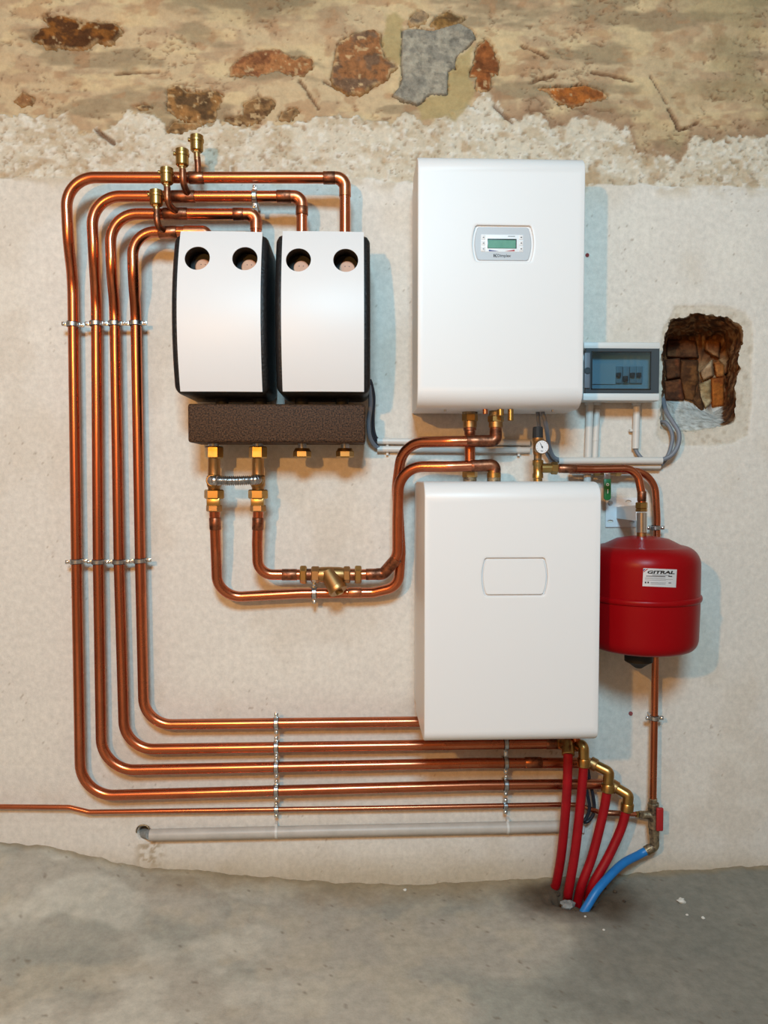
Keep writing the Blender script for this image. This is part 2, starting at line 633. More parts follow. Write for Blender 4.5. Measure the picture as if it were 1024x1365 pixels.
# where the smooth plaster stops and where the rough white mortar stops
edge_x = [-400, 0, 90, 300, 520, 780, 1024, 1500]
edge_y = [236, 238, 238, 240, 240, 246, 250, 252]
plaster_y = np.interp(PX, edge_x, edge_y) + 5 * (fbm(PX / 26, PY / 200, 3, 3) - 0.5) * 2
band = [(-400, 150), (0, 150), (75, 158), (90, 150), (104, 176), (150, 168), (165, 150), (205, 150), (222, 170), (262, 168), (290, 162), (330, 168), (400, 162),
        (440, 150), (520, 163), (540, 150), (570, 164), (600, 150), (628, 140), (640, 121), (655, 128), (672, 146), (690, 158), (720, 148), (735, 172), (782, 155), (800, 162), (838, 170),
        (850, 206), (880, 205), (908, 212), (926, 181), (970, 184), (1024, 178), (1500, 180)]
bx, by = zip(*band)
band_y = np.interp(PX, bx, by) + 9 * (fbm(PX / 9, PY / 9, 5, 3) - 0.5) * 2
m_up = sstep(1.2, -1.2, PY - plaster_y)          # above the smooth plaster
m_old = sstep(2.0, -2.0, PY - band_y)            # above the white mortar: old ochre render
m_white = m_up * (1 - m_old)

n_big = fbm(PX / 120, PY / 60, 11, 4)
n_mid = fbm(PX / 34, PY / 20, 12, 4)
n_fine = fbm(PX / 7, PY / 6, 13, 3)
n_grit = fbm(PX / 3.2, PY / 3.2, 14, 2)
ridge = 1 - np.abs(2 * fbm(PX / 40, PY / 14, 15, 4) - 1)
pits = sstep(0.77, 0.86, fbm(PX / 6, PY / 4.0, 16, 2)) * sstep(0.4, 0.6, fbm(PX / 50, PY / 30, 31, 2))
pits2 = sstep(0.70, 0.80, fbm(PX / 4.5, PY / 4.0, 18, 2))

DEP = 0.0015 * (fbm(PX / 150, PY / 150, 1, 3) - 0.5) + 0.0006 * (n_fine - 0.5)
d_white = -0.003 + 0.010 * (n_mid - 0.5) + 0.009 * (n_fine - 0.5) + 0.004 * (n_grit - .5) - 0.005 * pits2
crack = sstep(0.955, 0.99, ridge) * sstep(0.5, 0.62, fbm(PX / 60, PY / 60, 17, 2))
d_old = -0.008 + 0.030 * (n_big - 0.5) + 0.012 * (n_mid - 0.5) + 0.003 * (n_fine - 0.5) - 0.004 * pits - 0.006 * crack
DEP = DEP * (1 - m_up) + d_white * m_white + d_old * m_old * m_up
chips = sstep(0.86, 0.91, fbm(PX / 3.2, PY / 3.2, 19, 2)) * (1 - m_up) * sstep(.5, .6, fbm(PX / 90, PY / 90, 32, 2))
DEP -= 0.0015 * chips

cb = np.array(C(216, 208, 197))
COLS = np.tile(cb, (len(PX), 1))
COLS = mixc(COLS, C(206, 194, 178), 0.5 * sstep(0.52, 0.72, fbm(PX / 90, PY / 120, 21, 4)))
COLS = mixc(COLS, C(222, 214, 202), 0.6 * sstep(0.5, 0.75, fbm(PX / 70, PY / 50, 22, 4)))
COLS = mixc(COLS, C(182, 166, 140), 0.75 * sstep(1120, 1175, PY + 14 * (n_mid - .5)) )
COLS = mixc(COLS, C(190, 172, 146), 0.65 * sstep(0.5, 0.7, fbm(PX / 30, PY / 26, 29, 4)) * sstep(24, 0, PY - plaster_y))
COLS = mixc(COLS, C(150, 132, 112), 0.6 * chips)
white = np.tile(np.array(C(204, 191, 170)), (len(PX), 1))
white = mixc(white, C(186, 166, 138), 0.75 * sstep(0.44, 0.64, n_mid))
white = mixc(white, C(220, 212, 198), 0.7 * sstep(0.55, 0.75, n_fine))
white = mixc(white, C(140, 114, 86), 0.6 * pits2)
white = mixc(white, C(170, 140, 104), 0.6 * sstep(0.62, 0.78, fbm(PX / 24, PY / 18, 24, 3)))
old = np.tile(np.array(C(192, 166, 130)), (len(PX), 1))
old = mixc(old, C(172, 142, 110), 0.8 * sstep(0.45, 0.62, n_mid))
old = mixc(old, C(204, 178, 136), 0.8 * sstep(0.50, 0.66, fbm(PX / 60, PY / 22, 25, 4)))
old = mixc(old, C(142, 122, 94), 0.75 * sstep(0.55, 0.68, fbm(PX / 90, PY / 24, 26, 4)))
old = mixc(old, C(164, 122, 86), 0.5 * sstep(0.60, 0.72, fbm(PX / 26, PY / 14, 27, 4)))
old = mixc(old, C(128, 112, 84), 0.7 * sstep(40, 0, PY) * sstep(140, 420, PX) * sstep(520, 330, PX))
old = mixc(old, C(150, 132, 96), 0.6 * sstep(820, 980, PX) * sstep(0.4, 0.6, fbm(PX / 70, PY / 40, 30, 3)))
old = mixc(old, C(150, 118, 92), 0.75 * sstep(30, 4, band_y - PY) * sstep(620, 700, PX))
old = mixc(old, C(110, 78, 52), 0.6 * np.maximum(pits, crack))
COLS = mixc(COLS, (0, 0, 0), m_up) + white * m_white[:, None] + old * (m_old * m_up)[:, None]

for poly in (MORTAR_A, MORTAR_B):
    sd = poly_sd(PX, PY, poly) + 5 * (n_fine - 0.5)
    COLS = mixc(COLS, C(168, 146, 100), 0.85 * sstep(-2, 3, sd))
# long dark scratches in the render
for (x0, y0, x1, y1, w) in [(660 + 370 / 2.813, 60 + 98 / 2.813, 660 + 520 / 2.813, 60 + 130 / 2.813, 1.8), (660 + 585 / 2.813, 60 + 110 / 2.813, 660 + 650 / 2.813, 60 + 215 / 2.813, 0.8),
                           (660 + 655 / 2.813, 60 + 240 / 2.813, 660 + 700 / 2.813, 60 + 312 / 2.813, 2.4), (660 + 700 / 2.813, 60 + 312 / 2.813, 660 + 770 / 2.813, 60 + 285 / 2.813, 1.0),
                           (660, 60 + 225 / 2.813, 660 + 70 / 2.813, 60 + 293 / 2.813, 1.5), (600 / 3.94, 382 / 3.94, 830 / 3.94, 368 / 3.94, 1.5), (660 + 100 / 2.813, 60, 660 + 200 / 2.813, 60 + 45 / 2.813, 1.4),
                           (400, 106, 424, 142, 1.6), (128, 173, 150, 190, 3.0), (660 + 150 / 2.813, 60 + 130 / 2.813, 660 + 230 / 2.813, 60 + 112 / 2.813, 2.4), (432, 105, 462, 121, 1.2)]:
    L2 = (x1 - x0) ** 2 + (y1 - y0) ** 2
    t = np.clip(((PX - x0) * (x1 - x0) + (PY - y0) * (y1 - y0)) / L2, 0, 1)
    dd = np.hypot(PX - x0 - t * (x1 - x0), PY - y0 - t * (y1 - y0)) + 2.5 * (n_fine - 0.5)
    k = sstep(w + 0.8, w - 0.8, dd)
    DEP -= 0.012 * k
    COLS = mixc(COLS, C(100, 66, 42), 0.8 * k)
for st in [s[0] for s in STONES] + [CEMENT]:
    sd = poly_sd(PX, PY, st) + 5 * (n_fine - 0.5) + 6 * (n_grit - .5)
    k = sstep(-1.0, 1.5, sd)
    DEP = DEP * (1 - k) + (-0.045) * k
# the edge of the made-good plaster round the opening
sdh = poly_sd(PX, PY, HALO) + 4 * (n_mid - .5)
k = sstep(-1.5, 1.5, sdh)
DEP -= 0.003 * k
COLS = mixc(COLS, C(196, 182, 160), 0.55 * k)
COLS = mixc(COLS, C(150, 128, 100), 0.35 * k * sstep(0.5, 0.7, n_fine))
# the sleeve hole of the waste pipe
rs_ = np.hypot(PX - 192, PY - 1110)
k = sstep(9.0, 7.0, rs_)
DEP -= 0.03 * k
COLS = mixc(COLS, C(70, 62, 54), 0.9 * k)
k2 = sstep(0.45, 0.6, n_fine) * sstep(26, 8, np.abs(PX - 200)) * sstep(1112, 1128, PY) * sstep(1165, 1145, PY)
COLS = mixc(COLS, C(166, 146, 118), 0.8 * k2)

sd_hole = poly_sd(PX, PY, HOLE) + 3.5 * (n_fine - 0.5) + 3 * (n_grit - .5)
co = np.stack([XX, -DEP, ZZ], -1)
# draw the grid points next to the opening onto its ragged outline
PXg, PYg, SDg = PX.reshape(nv, nu), PY.reshape(nv, nu), poly_sd(PX, PY, HOLE).reshape(nv, nu)
gX = np.gradient(SDg, axis=1) / np.gradient(PXg, axis=1)
gY = np.gradient(SDg, axis=0) / np.gradient(PYg, axis=0)
near = (np.abs(sd_hole) < 2.3)
gl_ = np.maximum(np.hypot(gX, gY), 0.5).ravel()
mv_x = np.where(near, -sd_hole * gX.ravel() / gl_ ** 2, 0)
mv_y = np.where(near, -sd_hole * gY.ravel() / gl_ ** 2, 0)
co[:, 0] += np.clip(mv_x, -2.5, 2.5) * S(0)
co[:, 2] -= np.clip(mv_y, -2.5, 2.5) * S(0)
sdv = np.where(near, 0.0, sd_hole).reshape(nv, nu)
qin = (sdv[:-1, :-1] + sdv[1:, :-1] + sdv[:-1, 1:] + sdv[1:, 1:]) > 0
qall = near.reshape(nv, nu)
qin |= (qall[:-1, :-1] & qall[1:, :-1] & qall[:-1, 1:] & qall[1:, 1:])
keep = ~qin.ravel()
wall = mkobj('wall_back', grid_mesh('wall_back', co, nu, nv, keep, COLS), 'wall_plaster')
wall['kind'] = 'structure'
wall['label'] = 'pale plastered wall with bare old masonry along its top'


def stone_mesh(name, poly, c1, c2, dsurf, amp, seed, expand=3.0, step=1.6, thick=0.03, speck=None):
    """rugged lump of masonry filling an outline in the wall"""
    P = np.array(poly)
    x = np.arange(P[:, 0].min() - 5, P[:, 0].max() + 5 + step, step)
    y = np.arange(P[:, 1].min() - 5, P[:, 1].max() + 5 + step, step)
    gx, gy = np.meshgrid(x, y)
    gxr, gyr = gx.ravel(), gy.ravel()
    sd = poly_sd(gxr, gyr, poly)
    inner = sstep(-expand, 2.5, sd)
    d = dsurf + amp * (fbm(gxr / 22, gyr / 14, seed, 4) - 0.5) * 2 + 0.4 * amp * (fbm(gxr / 5, gyr / 5, seed + 3, 2) - .5) - thick * (1 - inner) ** 2
    pts = np.array([at(a, b, 0)[:] for a, b in zip(gxr, gyr)])
    pts[:, 1] = -d
    n = fbm(gxr / 16, gyr / 11, seed + 7, 4)
    cc = np.tile(np.array(c1), (len(d), 1))
    cc = mixc(cc, c2, sstep(0.42, 0.62, n))
    cc = mixc(cc, np.array(c2) * 0.55, 0.5 * sstep(0.66, 0.74, fbm(gxr / 7, gyr / 4, seed + 9, 3)))
    if speck is not None:
        cc = mixc(cc, speck, 0.75 * sstep(3.5, -1.0, sd + 6 * (fbm(gxr / 5, gyr / 5, seed + 21, 3) - .5)))
        cc = mixc(cc, speck, 0.7 * sstep(0.68, 0.76, fbm(gxr / 8, gyr / 7, seed + 11, 3)))
    vin_ = (sd > -expand).reshape(gx.shape)
    kq = (vin_[:-1, :-1] & vin_[1:, :-1] & vin_[:-1, 1:] & vin_[1:, 1:]).ravel()
    return grid_mesh(name, pts, gx.shape[1], gx.shape[0], kq, cc)


for i, (poly, c1, c2) in enumerate(STONES):
    mkobj('stone', stone_mesh('stone', poly, c1, c2, -0.007, 0.006, 100 + i * 13, speck=C(196, 164, 120)), 'stone', wall)
cp_ = mkobj('cement_patch', stone_mesh('cement_patch', CEMENT, C(158, 148, 130), C(136, 128, 114), -0.006, 0.004, 300), 'stone', wall)
cp_['label'] = 'grey cement patch'

# the broken-out opening: a funnel of rubble with a mortar sill and stones at its back
BACK = crop(860, 390, 6.206, [(190, 372), (330, 362), (450, 360), (560, 352), (640, 350), (668, 420), (668, 560), (664, 700), (660, 840), (655, 940), (600, 960), (540, 1000), (440, 955), (350, 915), (250, 905), (150, 900), (150, 750), (150, 600), (150, 480)])


def resample(poly, n):
    c = np.mean(np.array(poly), 0)
    P = np.array(poly + [poly[0]])
    ang = []
    out = []
    for k in range(n):
        t = 2 * math.pi * k / n
        dx, dy = math.cos(t), math.sin(t)
        best = None
        for (ax, ay), (bx_, by_) in zip(P[:-1], P[1:]):
            ex, ey = bx_ - ax, by_ - ay
            den = dx * ey - dy * ex
            if abs(den) < 1e-9:
                continue
            s = ((ax - c[0]) * ey - (ay - c[1]) * ex) / den
            u = ((ax - c[0]) * dy - (ay - c[1]) * dx) / den
            if s > 0 and -1e-6 <= u <= 1 + 1e-6 and (best is None or s > best):
                best = s
        out.append((c[0] + dx * best, c[1] + dy * best))
    return out


NR, NA = 16, 140
A_, B_ = resample(HOLE, NA), resample(BACK, NA)
rc, rcol = [], []
RD = 0.21
for j in range(NR + 6):
    for k in range(NA + 1):
        k_ = k % NA
        if j <= NR:
            t = j / NR
            e = 2.0 * (1 - t) ** 3
            hx, hy = A_[k_]
            cx, cy = 937, 497
            L = math.hypot(hx - cx, hy - cy)
            fx = hx + (hx - cx) / L * e + (B_[k_][0] - hx) * t
            fy = hy + (hy - cy) / L * e + (B_[k_][1] - hy) * t
            d = -RD * t - 0.003
        else:
            t2 = 1 - (j - NR) / 5.0
            mx_ = np.mean(np.array(BACK), 0)
            fx = mx_[0] + (B_[k_][0] - mx_[0]) * t2
            fy = mx_[1] + (B_[k_][1] - mx_[1]) * t2
            d = -RD - 0.012
        p = at(fx, fy, d)
        rc.append(p[:])
        sill = 1.0 if (fy > 528 and (j <= NR)) else 0.0
        if fx > 962:
            sill *= 0.0
        rim = 1.0 if j < 2 else 0.0
        rcol.append((sill, rim))
rc = np.array(rc)
rcol = np.array(rcol)
ux = rc[:, 0] * 60 + rc[:, 1] * 23
uz = rc[:, 2] * 60 + rc[:, 1] * 61
nn = fbm(ux, uz, 50, 4)
rc[:, 0] += 0.016 * (nn - .5) * (1 - rcol[:, 1]) * (1 - 0.7 * rcol[:, 0])
rc[:, 2] += 0.014 * (fbm(ux, uz, 60, 4) - .5) * (1 - rcol[:, 1]) * (1 - 0.6 * rcol[:, 0])
rc[:, 1] += 0.03 * (fbm(ux, uz, 70, 3) - .5) * (1 - rcol[:, 1]) * (1 - 0.7 * rcol[:, 0])
cc = np.tile(np.array(C(120, 76, 44)), (len(rc), 1))
cc = mixc(cc, C(70, 44, 28), sstep(0.42, 0.6, nn))
cc = mixc(cc, C(168, 134, 96), 0.8 * sstep(0.58, 0.7, fbm(ux * 1.4, uz * 1.1, 72, 3)))
sillc = mixc(np.tile(np.array(C(216, 214, 206)), (len(rc), 1)), C(186, 180, 168), sstep(0.55, 0.7, nn))
cc = cc * (1 - rcol[:, :1]) + sillc * rcol[:, :1]
cc = mixc(cc, C(206, 192, 170), rcol[:, 1])
rec = mkobj('wall_recess', grid_mesh('wall_recess', rc, NA + 1, NR + 6, None, cc), 'stone', wall)
rec['label'] = 'hole broken through the plaster showing brown rubble'
RST = [([(500, 400), (560, 385), (625, 410), (610, 540), (560, 520), (500, 470)], C(160, 112, 72), C(130, 84, 50)),
       ([(455, 655), (550, 560), (565, 690), (480, 730)], C(190, 158, 122), C(160, 124, 90)),
       ([(570, 580), (610, 560), (655, 600), (655, 700), (590, 700)], C(176, 108, 52), C(146, 84, 40)),
       ([(550, 710), (655, 700), (652, 940), (555, 945)], C(172, 96, 36), C(138, 72, 28)),
       ([(450, 760), (540, 720), (550, 900), (500, 960), (455, 860)], C(196, 172, 132), C(160, 132, 92)),
       ([(300, 560), (430, 560), (440, 720), (400, 900), (330, 880), (290, 700)], C(116, 74, 40), C(84, 52, 30)),
       ([(160, 560), (285, 540), (290, 700), (180, 720)], C(110, 62, 36), C(78, 46, 28)),
       ([(160, 735), (300, 715), (320, 890), (165, 890)], C(122, 68, 40), C(88, 50, 32)),
       ([(390, 880), (450, 800), (490, 960), (470, 1000)], C(120, 80, 46), C(84, 54, 32)),
       ([(180, 390), (300, 385), (420, 400), (440, 540), (300, 540), (180, 530)], C(104, 66, 40), C(70, 42, 26))]
for i, (pl, c1, c2) in enumerate(RST):
    s_ = mkobj('stone', stone_mesh('stone', crop(860, 390, 6.206, pl), c1, c2, 0.0, 0.01, 500 + i * 17, expand=1.6, step=1.2, thick=0.025), 'stone', wall)
    # set back into the opening, widened so that the outline still fits it
    for v in s_.data.vertices:
        q = Vector(v.co)
        d = -q.y
        pxx, pyy = project(q.x, 0.0, q.z)
        v.co = at(pxx, pyy, d - RD + 0.012)
ring = MB()
c0 = at(191, 1108, 0.0)
ring.tube([c0 + Vector((math.cos(t) * 0.021, -0.002, math.sin(t) * 0.021)) for t in [math.radians(a) for a in range(20, 200, 12)]], 0.0022, 8)
part(wall, 'pipe_sleeve', ring, 'brass_dirty', 'rusty rim of a pipe hole')

# ------------------------------------------------------------------ floor
fx = np.arange(X0, X1 + 0.004, 0.008)
fy = np.concatenate([np.arange(0.03, -0.85, -0.008), np.arange(-0.9, ROOM['y1'] - 0.06, -0.06)])
FX, FY = np.meshgrid(fx, fy)
FX, FY = FX.ravel(), FY.ravel()
lx = [at(p, 1150, 0).x for p in (-300, 0, 60, 130, 190, 260, 380, 460, 560, 740, 1024, 1300)]
lz = [at(500, q, 0).z for q in (1098, 1115, 1121, 1137, 1152, 1156, 1170, 1177, 1181, 1175, 1163, 1160)]
prof = np.interp(FX, lx, lz) + 0.008 * (fbm(FX * 30, FX * 0, 81, 3) - .5)
fall = np.exp(-(np.minimum(FY, 0) / 0.28) ** 2)
FZ = prof * fall + 0.010 * (fbm(FX * 3, FY * 3, 82, 3) - .5) * (1 - fall) + 0.0012 * (fbm(FX * 90, FY * 90, 83, 2) - .5)
FZ += 0.007 * np.exp(FY / 0.02) * (fbm(FX * 22, FX * 0 + 4, 84, 3) - 0.35)
hc = at_floor(766, 1203)
FPXx, FPYy = project(FX, FY, FZ)
sd = np.hypot((FX - hc.x) / 0.075, (FY - hc.y) / 0.055)
FZ -= 0.05 * sstep(1.0, 0.55, sd + 0.3 * (fbm(FX * 60, FY * 60, 85, 2) - .5))
rim = np.exp(-((sd - 1.35) / 0.35) ** 2)
FZ += 0.012 * rim * (fbm(FX * 50, FY * 50, 86, 3) - 0.25)
n1 = fbm(FX * 2.2, FY * 3.5, 87, 4)
n2 = fbm(FX * 9, FY * 9, 88, 4)
n3 = fbm(FX * 60, FY * 60, 89, 2)
fc = np.tile(np.array(C(178, 171, 157)), (len(FX), 1))
fc = mixc(fc, C(160, 158, 146), sstep(0.42, 0.62, n1))
fc = mixc(fc, C(188, 178, 158), 0.6 * sstep(0.5, 0.7, n2))
fc = mixc(fc, C(202, 198, 184), 0.6 * sstep(0.45, 0.6, fbm(FX * 4, FY * 6, 91, 4)) * sstep(0.1, -0.4, FX))  # left side lightened in the colour to offset the weak grazing lamplight
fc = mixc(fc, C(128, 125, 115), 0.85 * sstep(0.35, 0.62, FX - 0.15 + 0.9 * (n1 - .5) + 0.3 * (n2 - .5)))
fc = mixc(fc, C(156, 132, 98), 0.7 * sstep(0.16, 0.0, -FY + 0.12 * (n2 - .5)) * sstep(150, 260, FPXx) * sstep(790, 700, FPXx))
fc = mixc(fc, C(72, 56, 40), 0.9 * sstep(3.4, 0.9, sd + 2.0 * (n2 - .5)))
fc = mixc(fc, C(110, 96, 80), 0.6 * sstep(0.86, 0.9, n3) )
fc = mixc(fc, C(150, 134, 108), 0.8 * sstep(0.035, 0.0, -FY + 0.03 * (n2 - .5)))
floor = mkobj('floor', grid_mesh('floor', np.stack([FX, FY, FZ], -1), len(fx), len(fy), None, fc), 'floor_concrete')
floor['kind'] = 'structure'
floor['label'] = 'uneven bare concrete floor'

# ------------------------------------------------------------------ rest of the room (behind the photographer)
def shell(name, boxes, m):
    mb = MB()
    for c, s in boxes:
        mb.box(c, s)
    o = mkobj(name, mb.mesh(name, (0, 0, 0), fix=False), m)
    o['kind'] = 'structure'
    return o


yc, yl = ROOM['y1'] / 2, -ROOM['y1']
shell('wall_left', [((X0 - 0.05, yc, Z1 / 2), (0.1, yl, Z1))], 'room_plaster')
shell('wall_right', [((X1 + 0.05, yc, Z1 / 2), (0.1, yl, Z1))], 'room_plaster')
shell('ceiling', [(((X0 + X1) / 2, yc, Z1 + 0.05), (X1 - X0 + 0.2, yl + 0.2, 0.1))], 'room_ceiling')
y_ = ROOM['y1'] - 0.05
shell('wall_front', [(((X0 + WIN['x0']) / 2, y_, Z1 / 2), (WIN['x0'] - X0, 0.1, Z1)), (((X1 + WIN['x1']) / 2, y_, Z1 / 2), (X1 - WIN['x1'], 0.1, Z1)),
                     (((WIN['x0'] + WIN['x1']) / 2, y_, WIN['z0'] / 2), (WIN['x1'] - WIN['x0'], 0.1, WIN['z0'])),
                     (((WIN['x0'] + WIN['x1']) / 2, y_, (WIN['z1'] + Z1) / 2), (WIN['x1'] - WIN['x0'], 0.1, Z1 - WIN['z1']))], 'room_plaster')

# ------------------------------------------------------------------ white units
def px_len(p, d):
    return p * S(d)


def lens_shape(w, h, b, cr, n=7):
    """outline of the panel window: straight top and bottom, bowed ends (x, z), counter-clockwise"""
    pts = []
    R = (h * h / 4 + b * b) / (2 * b)
    half = math.asin(min(1, (h / 2) / R)) * 0.93
    for s in (1, -1):
        for i in range(n + 1):
            t = -half + 2 * half * i / n
            x = (w / 2 - R) + R * math.cos(t)
            pts.append((s * x, s * R * math.sin(t)))
        pts.append((s * (w / 2 - b - cr), s * h / 2))
        pts.append((-s * (w / 2 - b - cr), s * h / 2))
    return pts


def white_unit(label, x0, x1, z0, z1, df, dcov, r_top, r_bot, win_c, win_w, win_h, win_b):
    root = thing('heat_pump_unit', label, 'heating unit', ((x0 + x1) / 2, 0, z0))
    # side profile (depth, z), from the rear bottom round the front to the rear top
    prof_ = [(dcov, z0)]
    for i in range(9):
        t = math.pi / 2 * i / 8
        prof_.append((df - r_bot + r_bot * math.sin(t), z0 + r_bot * 0.8 - r_bot * 0.8 * math.cos(t)))
    kf = len(prof_) - 1
    for i in range(9):
        t = math.pi / 2 * i / 8
        prof_.append((df - r_top + r_top * math.cos(t), z1 - r_top * 0.8 + r_top * 0.8 * math.sin(t)))
    prof_.append((dcov, z1))
    n = len(prof_)
    cz, cd = (z0 + z1) / 2, dcov
    bm = bmesh.new()
    rings = []
    for x, ins in ((x0, 0.003), (x0 + 0.0012, 0.0010), (x0 + 0.004, 0), (x1 - 0.004, 0), (x1 - 0.0012, 0.0010), (x1, 0.003)):
        ring_ = []
        for i, (d, z) in enumerate(prof_):
            a = Vector(prof_[max(i - 1, 0)])
            b = Vector(prof_[min(i + 1, n - 1)])
            t = (b - a).normalized()
            nrm = Vector((t.y, -t.x))
            q = Vector((d, z)) - nrm * ins
            ring_.append(bm.verts.new((x, -q.x, q.y)))
        rings.append(ring_)
    for ri, (A, B) in enumerate(zip(rings, rings[1:])):
        for i in range(n - 1):
            if ri == 2 and i == kf:
                continue
            bm.faces.new((A[i], B[i], B[i + 1], A[i + 1]))
    bm.faces.new(rings[0])
    bm.faces.new(list(reversed(rings[-1])))
    # front face with the window cut in
    A, B = rings[2], rings[3]
    oc = [A[kf], B[kf], B[kf + 1], A[kf + 1]]
    outer = [bm.verts.new((v.co.x + sx_ * 0.012, v.co.y, v.co.z + sz_ * 0.012)) for v, sx_, sz_ in zip(oc, (1, -1, -1, 1), (1, 1, -1, -1))]
    for i in range(4):
        bm.faces.new((oc[i], oc[(i + 1) % 4], outer[(i + 1) % 4], outer[i]))
    shp = lens_shape(win_w, win_h, win_b, 0.004)
    loops = []
    for grow, dd in ((0.006, 0.0), (0.0018, 0.0), (0.0004, 0.0006), (-0.0006, 0.0022), (-0.0008, 0.007)):
        s2 = lens_shape(win_w + 2 * grow, win_h + 2 * grow, win_b, 0.004)
        loops.append([bm.verts.new((win_c.x + a, -(df - dd), win_c.z + b)) for a, b in s2])
    edges = []
    for L_ in (outer, loops[0]):
        for i in range(len(L_)):
            a, b = L_[i], L_[(i + 1) % len(L_)]
            edges.append(bm.edges.get((a, b)) or bm.edges.new((a, b)))
    bmesh.ops.triangle_fill(bm, use_beauty=True, use_dissolve=False, edges=edges)
    for L0, L1 in zip(loops, loops[1:]):
        for i in range(len(L0)):
            j = (i + 1) % len(L0)
            bm.faces.new((L0[i], L0[j], L1[j], L1[i]))
    bm.faces.new(loops[-1])
    bmesh.ops.recalc_face_normals(bm, faces=bm.faces)
    me = bpy.data.meshes.new('front_cover')
    bm.to_mesh(me)
    bm.free()
    me.transform(Matrix.Translation(-wloc(root)))
    me.polygons.foreach_set('use_smooth', [True] * len(me.polygons))
    me.set_sharp_from_angle(angle=math.radians(28))
    mkobj('front_cover', me, 'white_enamel', root)
    ch = MB().box(((x0 + x1) / 2, -(0.012 + dcov) / 2, (z0 + z1) / 2), (x1 - x0 - 0.008, dcov - 0.012 + 0.004, z1 - z0 - 0.012))
    part(root, 'chassis', ch, 'white_steel', bevel=0.003)
    for px_ in (0.18, 0.85):
        p = Vector((x0 + (x1 - x0) * px_, -(df - 0.06), z0 - 0.0015))
        part(root, 'screw', MB().cyl(p + Vector((0, 0, 0.004)), p - Vector((0, 0, 0.004)), 0.0045, 0.003, 10), 'zinc')
    return root


def lens_plate(w, h, b, c, front, back, cr=0.004, bevel=0.0015):
    s1 = lens_shape(w, h, b, cr)
    s2 = lens_shape(w - 2 * bevel, h - 2 * bevel, b, cr)
    mb = MB()
    n = len(s1)
    V = [Vector((c.x + a, -back, c.z + z)) for a, z in s1] + [Vector((c.x + a, -(front - bevel), c.z + z)) for a, z in s1] + [Vector((c.x + a, -front, c.z + z)) for a, z in s2]
    F = [tuple(range(n)), tuple(range(2 * n, 3 * n))]
    for o in (0, n):
        F += [(o + i, o + (i + 1) % n, o + n + (i + 1) % n, o + n + i) for i in range(n)]
    return mb.add(V, F)


DU, DL = 0.28, 0.41
ux0, ux1 = at(557, 380, DU).x, at(779, 380, DU).x
uz0, uz1 = at(660, 545, DU - 0.03).z, at(660, 210, DU - 0.03).z
dc = at(671, 324.5, DU)
unit_u = white_unit('white wall-hung heat pump unit with a small display, above the plain one', ux0, ux1, uz0, uz1, DU, 0.10, 0.05, 0.06, dc,
                    px_len(82, DU), px_len(48, DU), px_len(4.5, DU))
s = S(DU)
fr = DU - 0.0045
panel = part(unit_u, 'display_panel', lens_plate(px_len(76, DU), px_len(43.5, DU), px_len(4.5, DU), dc, fr, DU - 0.0068), 'grey_bezel', 'grey display panel')


def onp(x, y, d):      # pixel of the 8.53-times crop of the display
    return at(610 + x / 8.533, 285 + y / 8.533, d)


def flat(a, b, d, t):   # plate between two crop corners
    p, q = onp(*a, d), onp(*b, d)
    return MB().box(((p.x + q.x) / 2, -(d - t / 2), (p.z + q.z) / 2), (abs(q.x - p.x), t, abs(q.z - p.z)))


part(panel, 'fascia', flat((268, 234), (748, 436), fr + 0.0008, 0.0012), 'bezel_light', bevel=0.0004)
part(panel, 'screen_frame', flat((342, 282), (672, 396), fr + 0.0014, 0.0010), 'lcd_dark', bevel=0.0003)
part(panel, 'screen', flat((348, 296), (662, 392), fr + 0.0018, 0.0006), 'lcd_green', 'green display screen')
for bxx in (272, 702):
    for k in range(3):
        y0 = 240 + k * 66
        part(panel, 'button', flat((bxx, y0), (bxx + 46, y0 + 54), fr + 0.0018, 0.0014), 'white_panel', bevel=0.0005)
        a = flat((bxx + 16, y0 + 22), (bxx + 32, y0 + 32), fr + 0.0021, 0.0005)
        part(panel, 'button_mark', a, 'ink_grey' if bxx == 272 else 'ink')
for pts, m_ in ((((356, 408), (356, 426), (470, 426)), 'ink_blue'), (((650, 408), (650, 426), (540, 426)), 'ink_red')):
    part(panel, 'scale_mark', MB().prism([onp(*p, fr + 0.0009) for p in pts], (0, -0.0004, 0)), m_)
part(panel, 'fascia_print', flat((575, 252), (655, 260), fr + 0.0010, 0.0004), 'ink_grey')
text(panel, 'lettering', 'Dimplex', 0.0108, onp(452, 476, fr + 0.0008), 'ink', bold=0.00004, xs=1.0)
for pts in (((410, 458), (422, 458), (422, 492), (410, 492)), ((424, 474), (438, 456), (449, 456), (430, 476)), ((424, 476), (432, 470), (449, 494), (436, 494))):
    part(panel, 'logo', MB().prism([onp(*p, fr + 0.0004) for p in pts], (0, -0.0004, 0)), 'ink')

lx0, lx1 = at(566, 810, DL).x, at(800, 810, DL).x
lz0, lz1 = at(680, 986, DL - 0.03).z, at(680, 642, DL - 0.03).z
lc = at(686.5, 769, DL)
unit_l = white_unit('plain white wall-hung heat pump unit with a blank embossed plate, below the display unit', lx0, lx1, lz0, lz1, DL, 0.12, 0.055, 0.04, lc,
                    px_len(90, DL), px_len(52, DL), px_len(4.5, DL))
part(unit_l, 'blank_plate', lens_plate(px_len(86, DL), px_len(48, DL), px_len(4.5, DL), lc, DL - 0.0008, DL - 0.0068), 'white_enamel', 'blank white cover plate', angle=20)

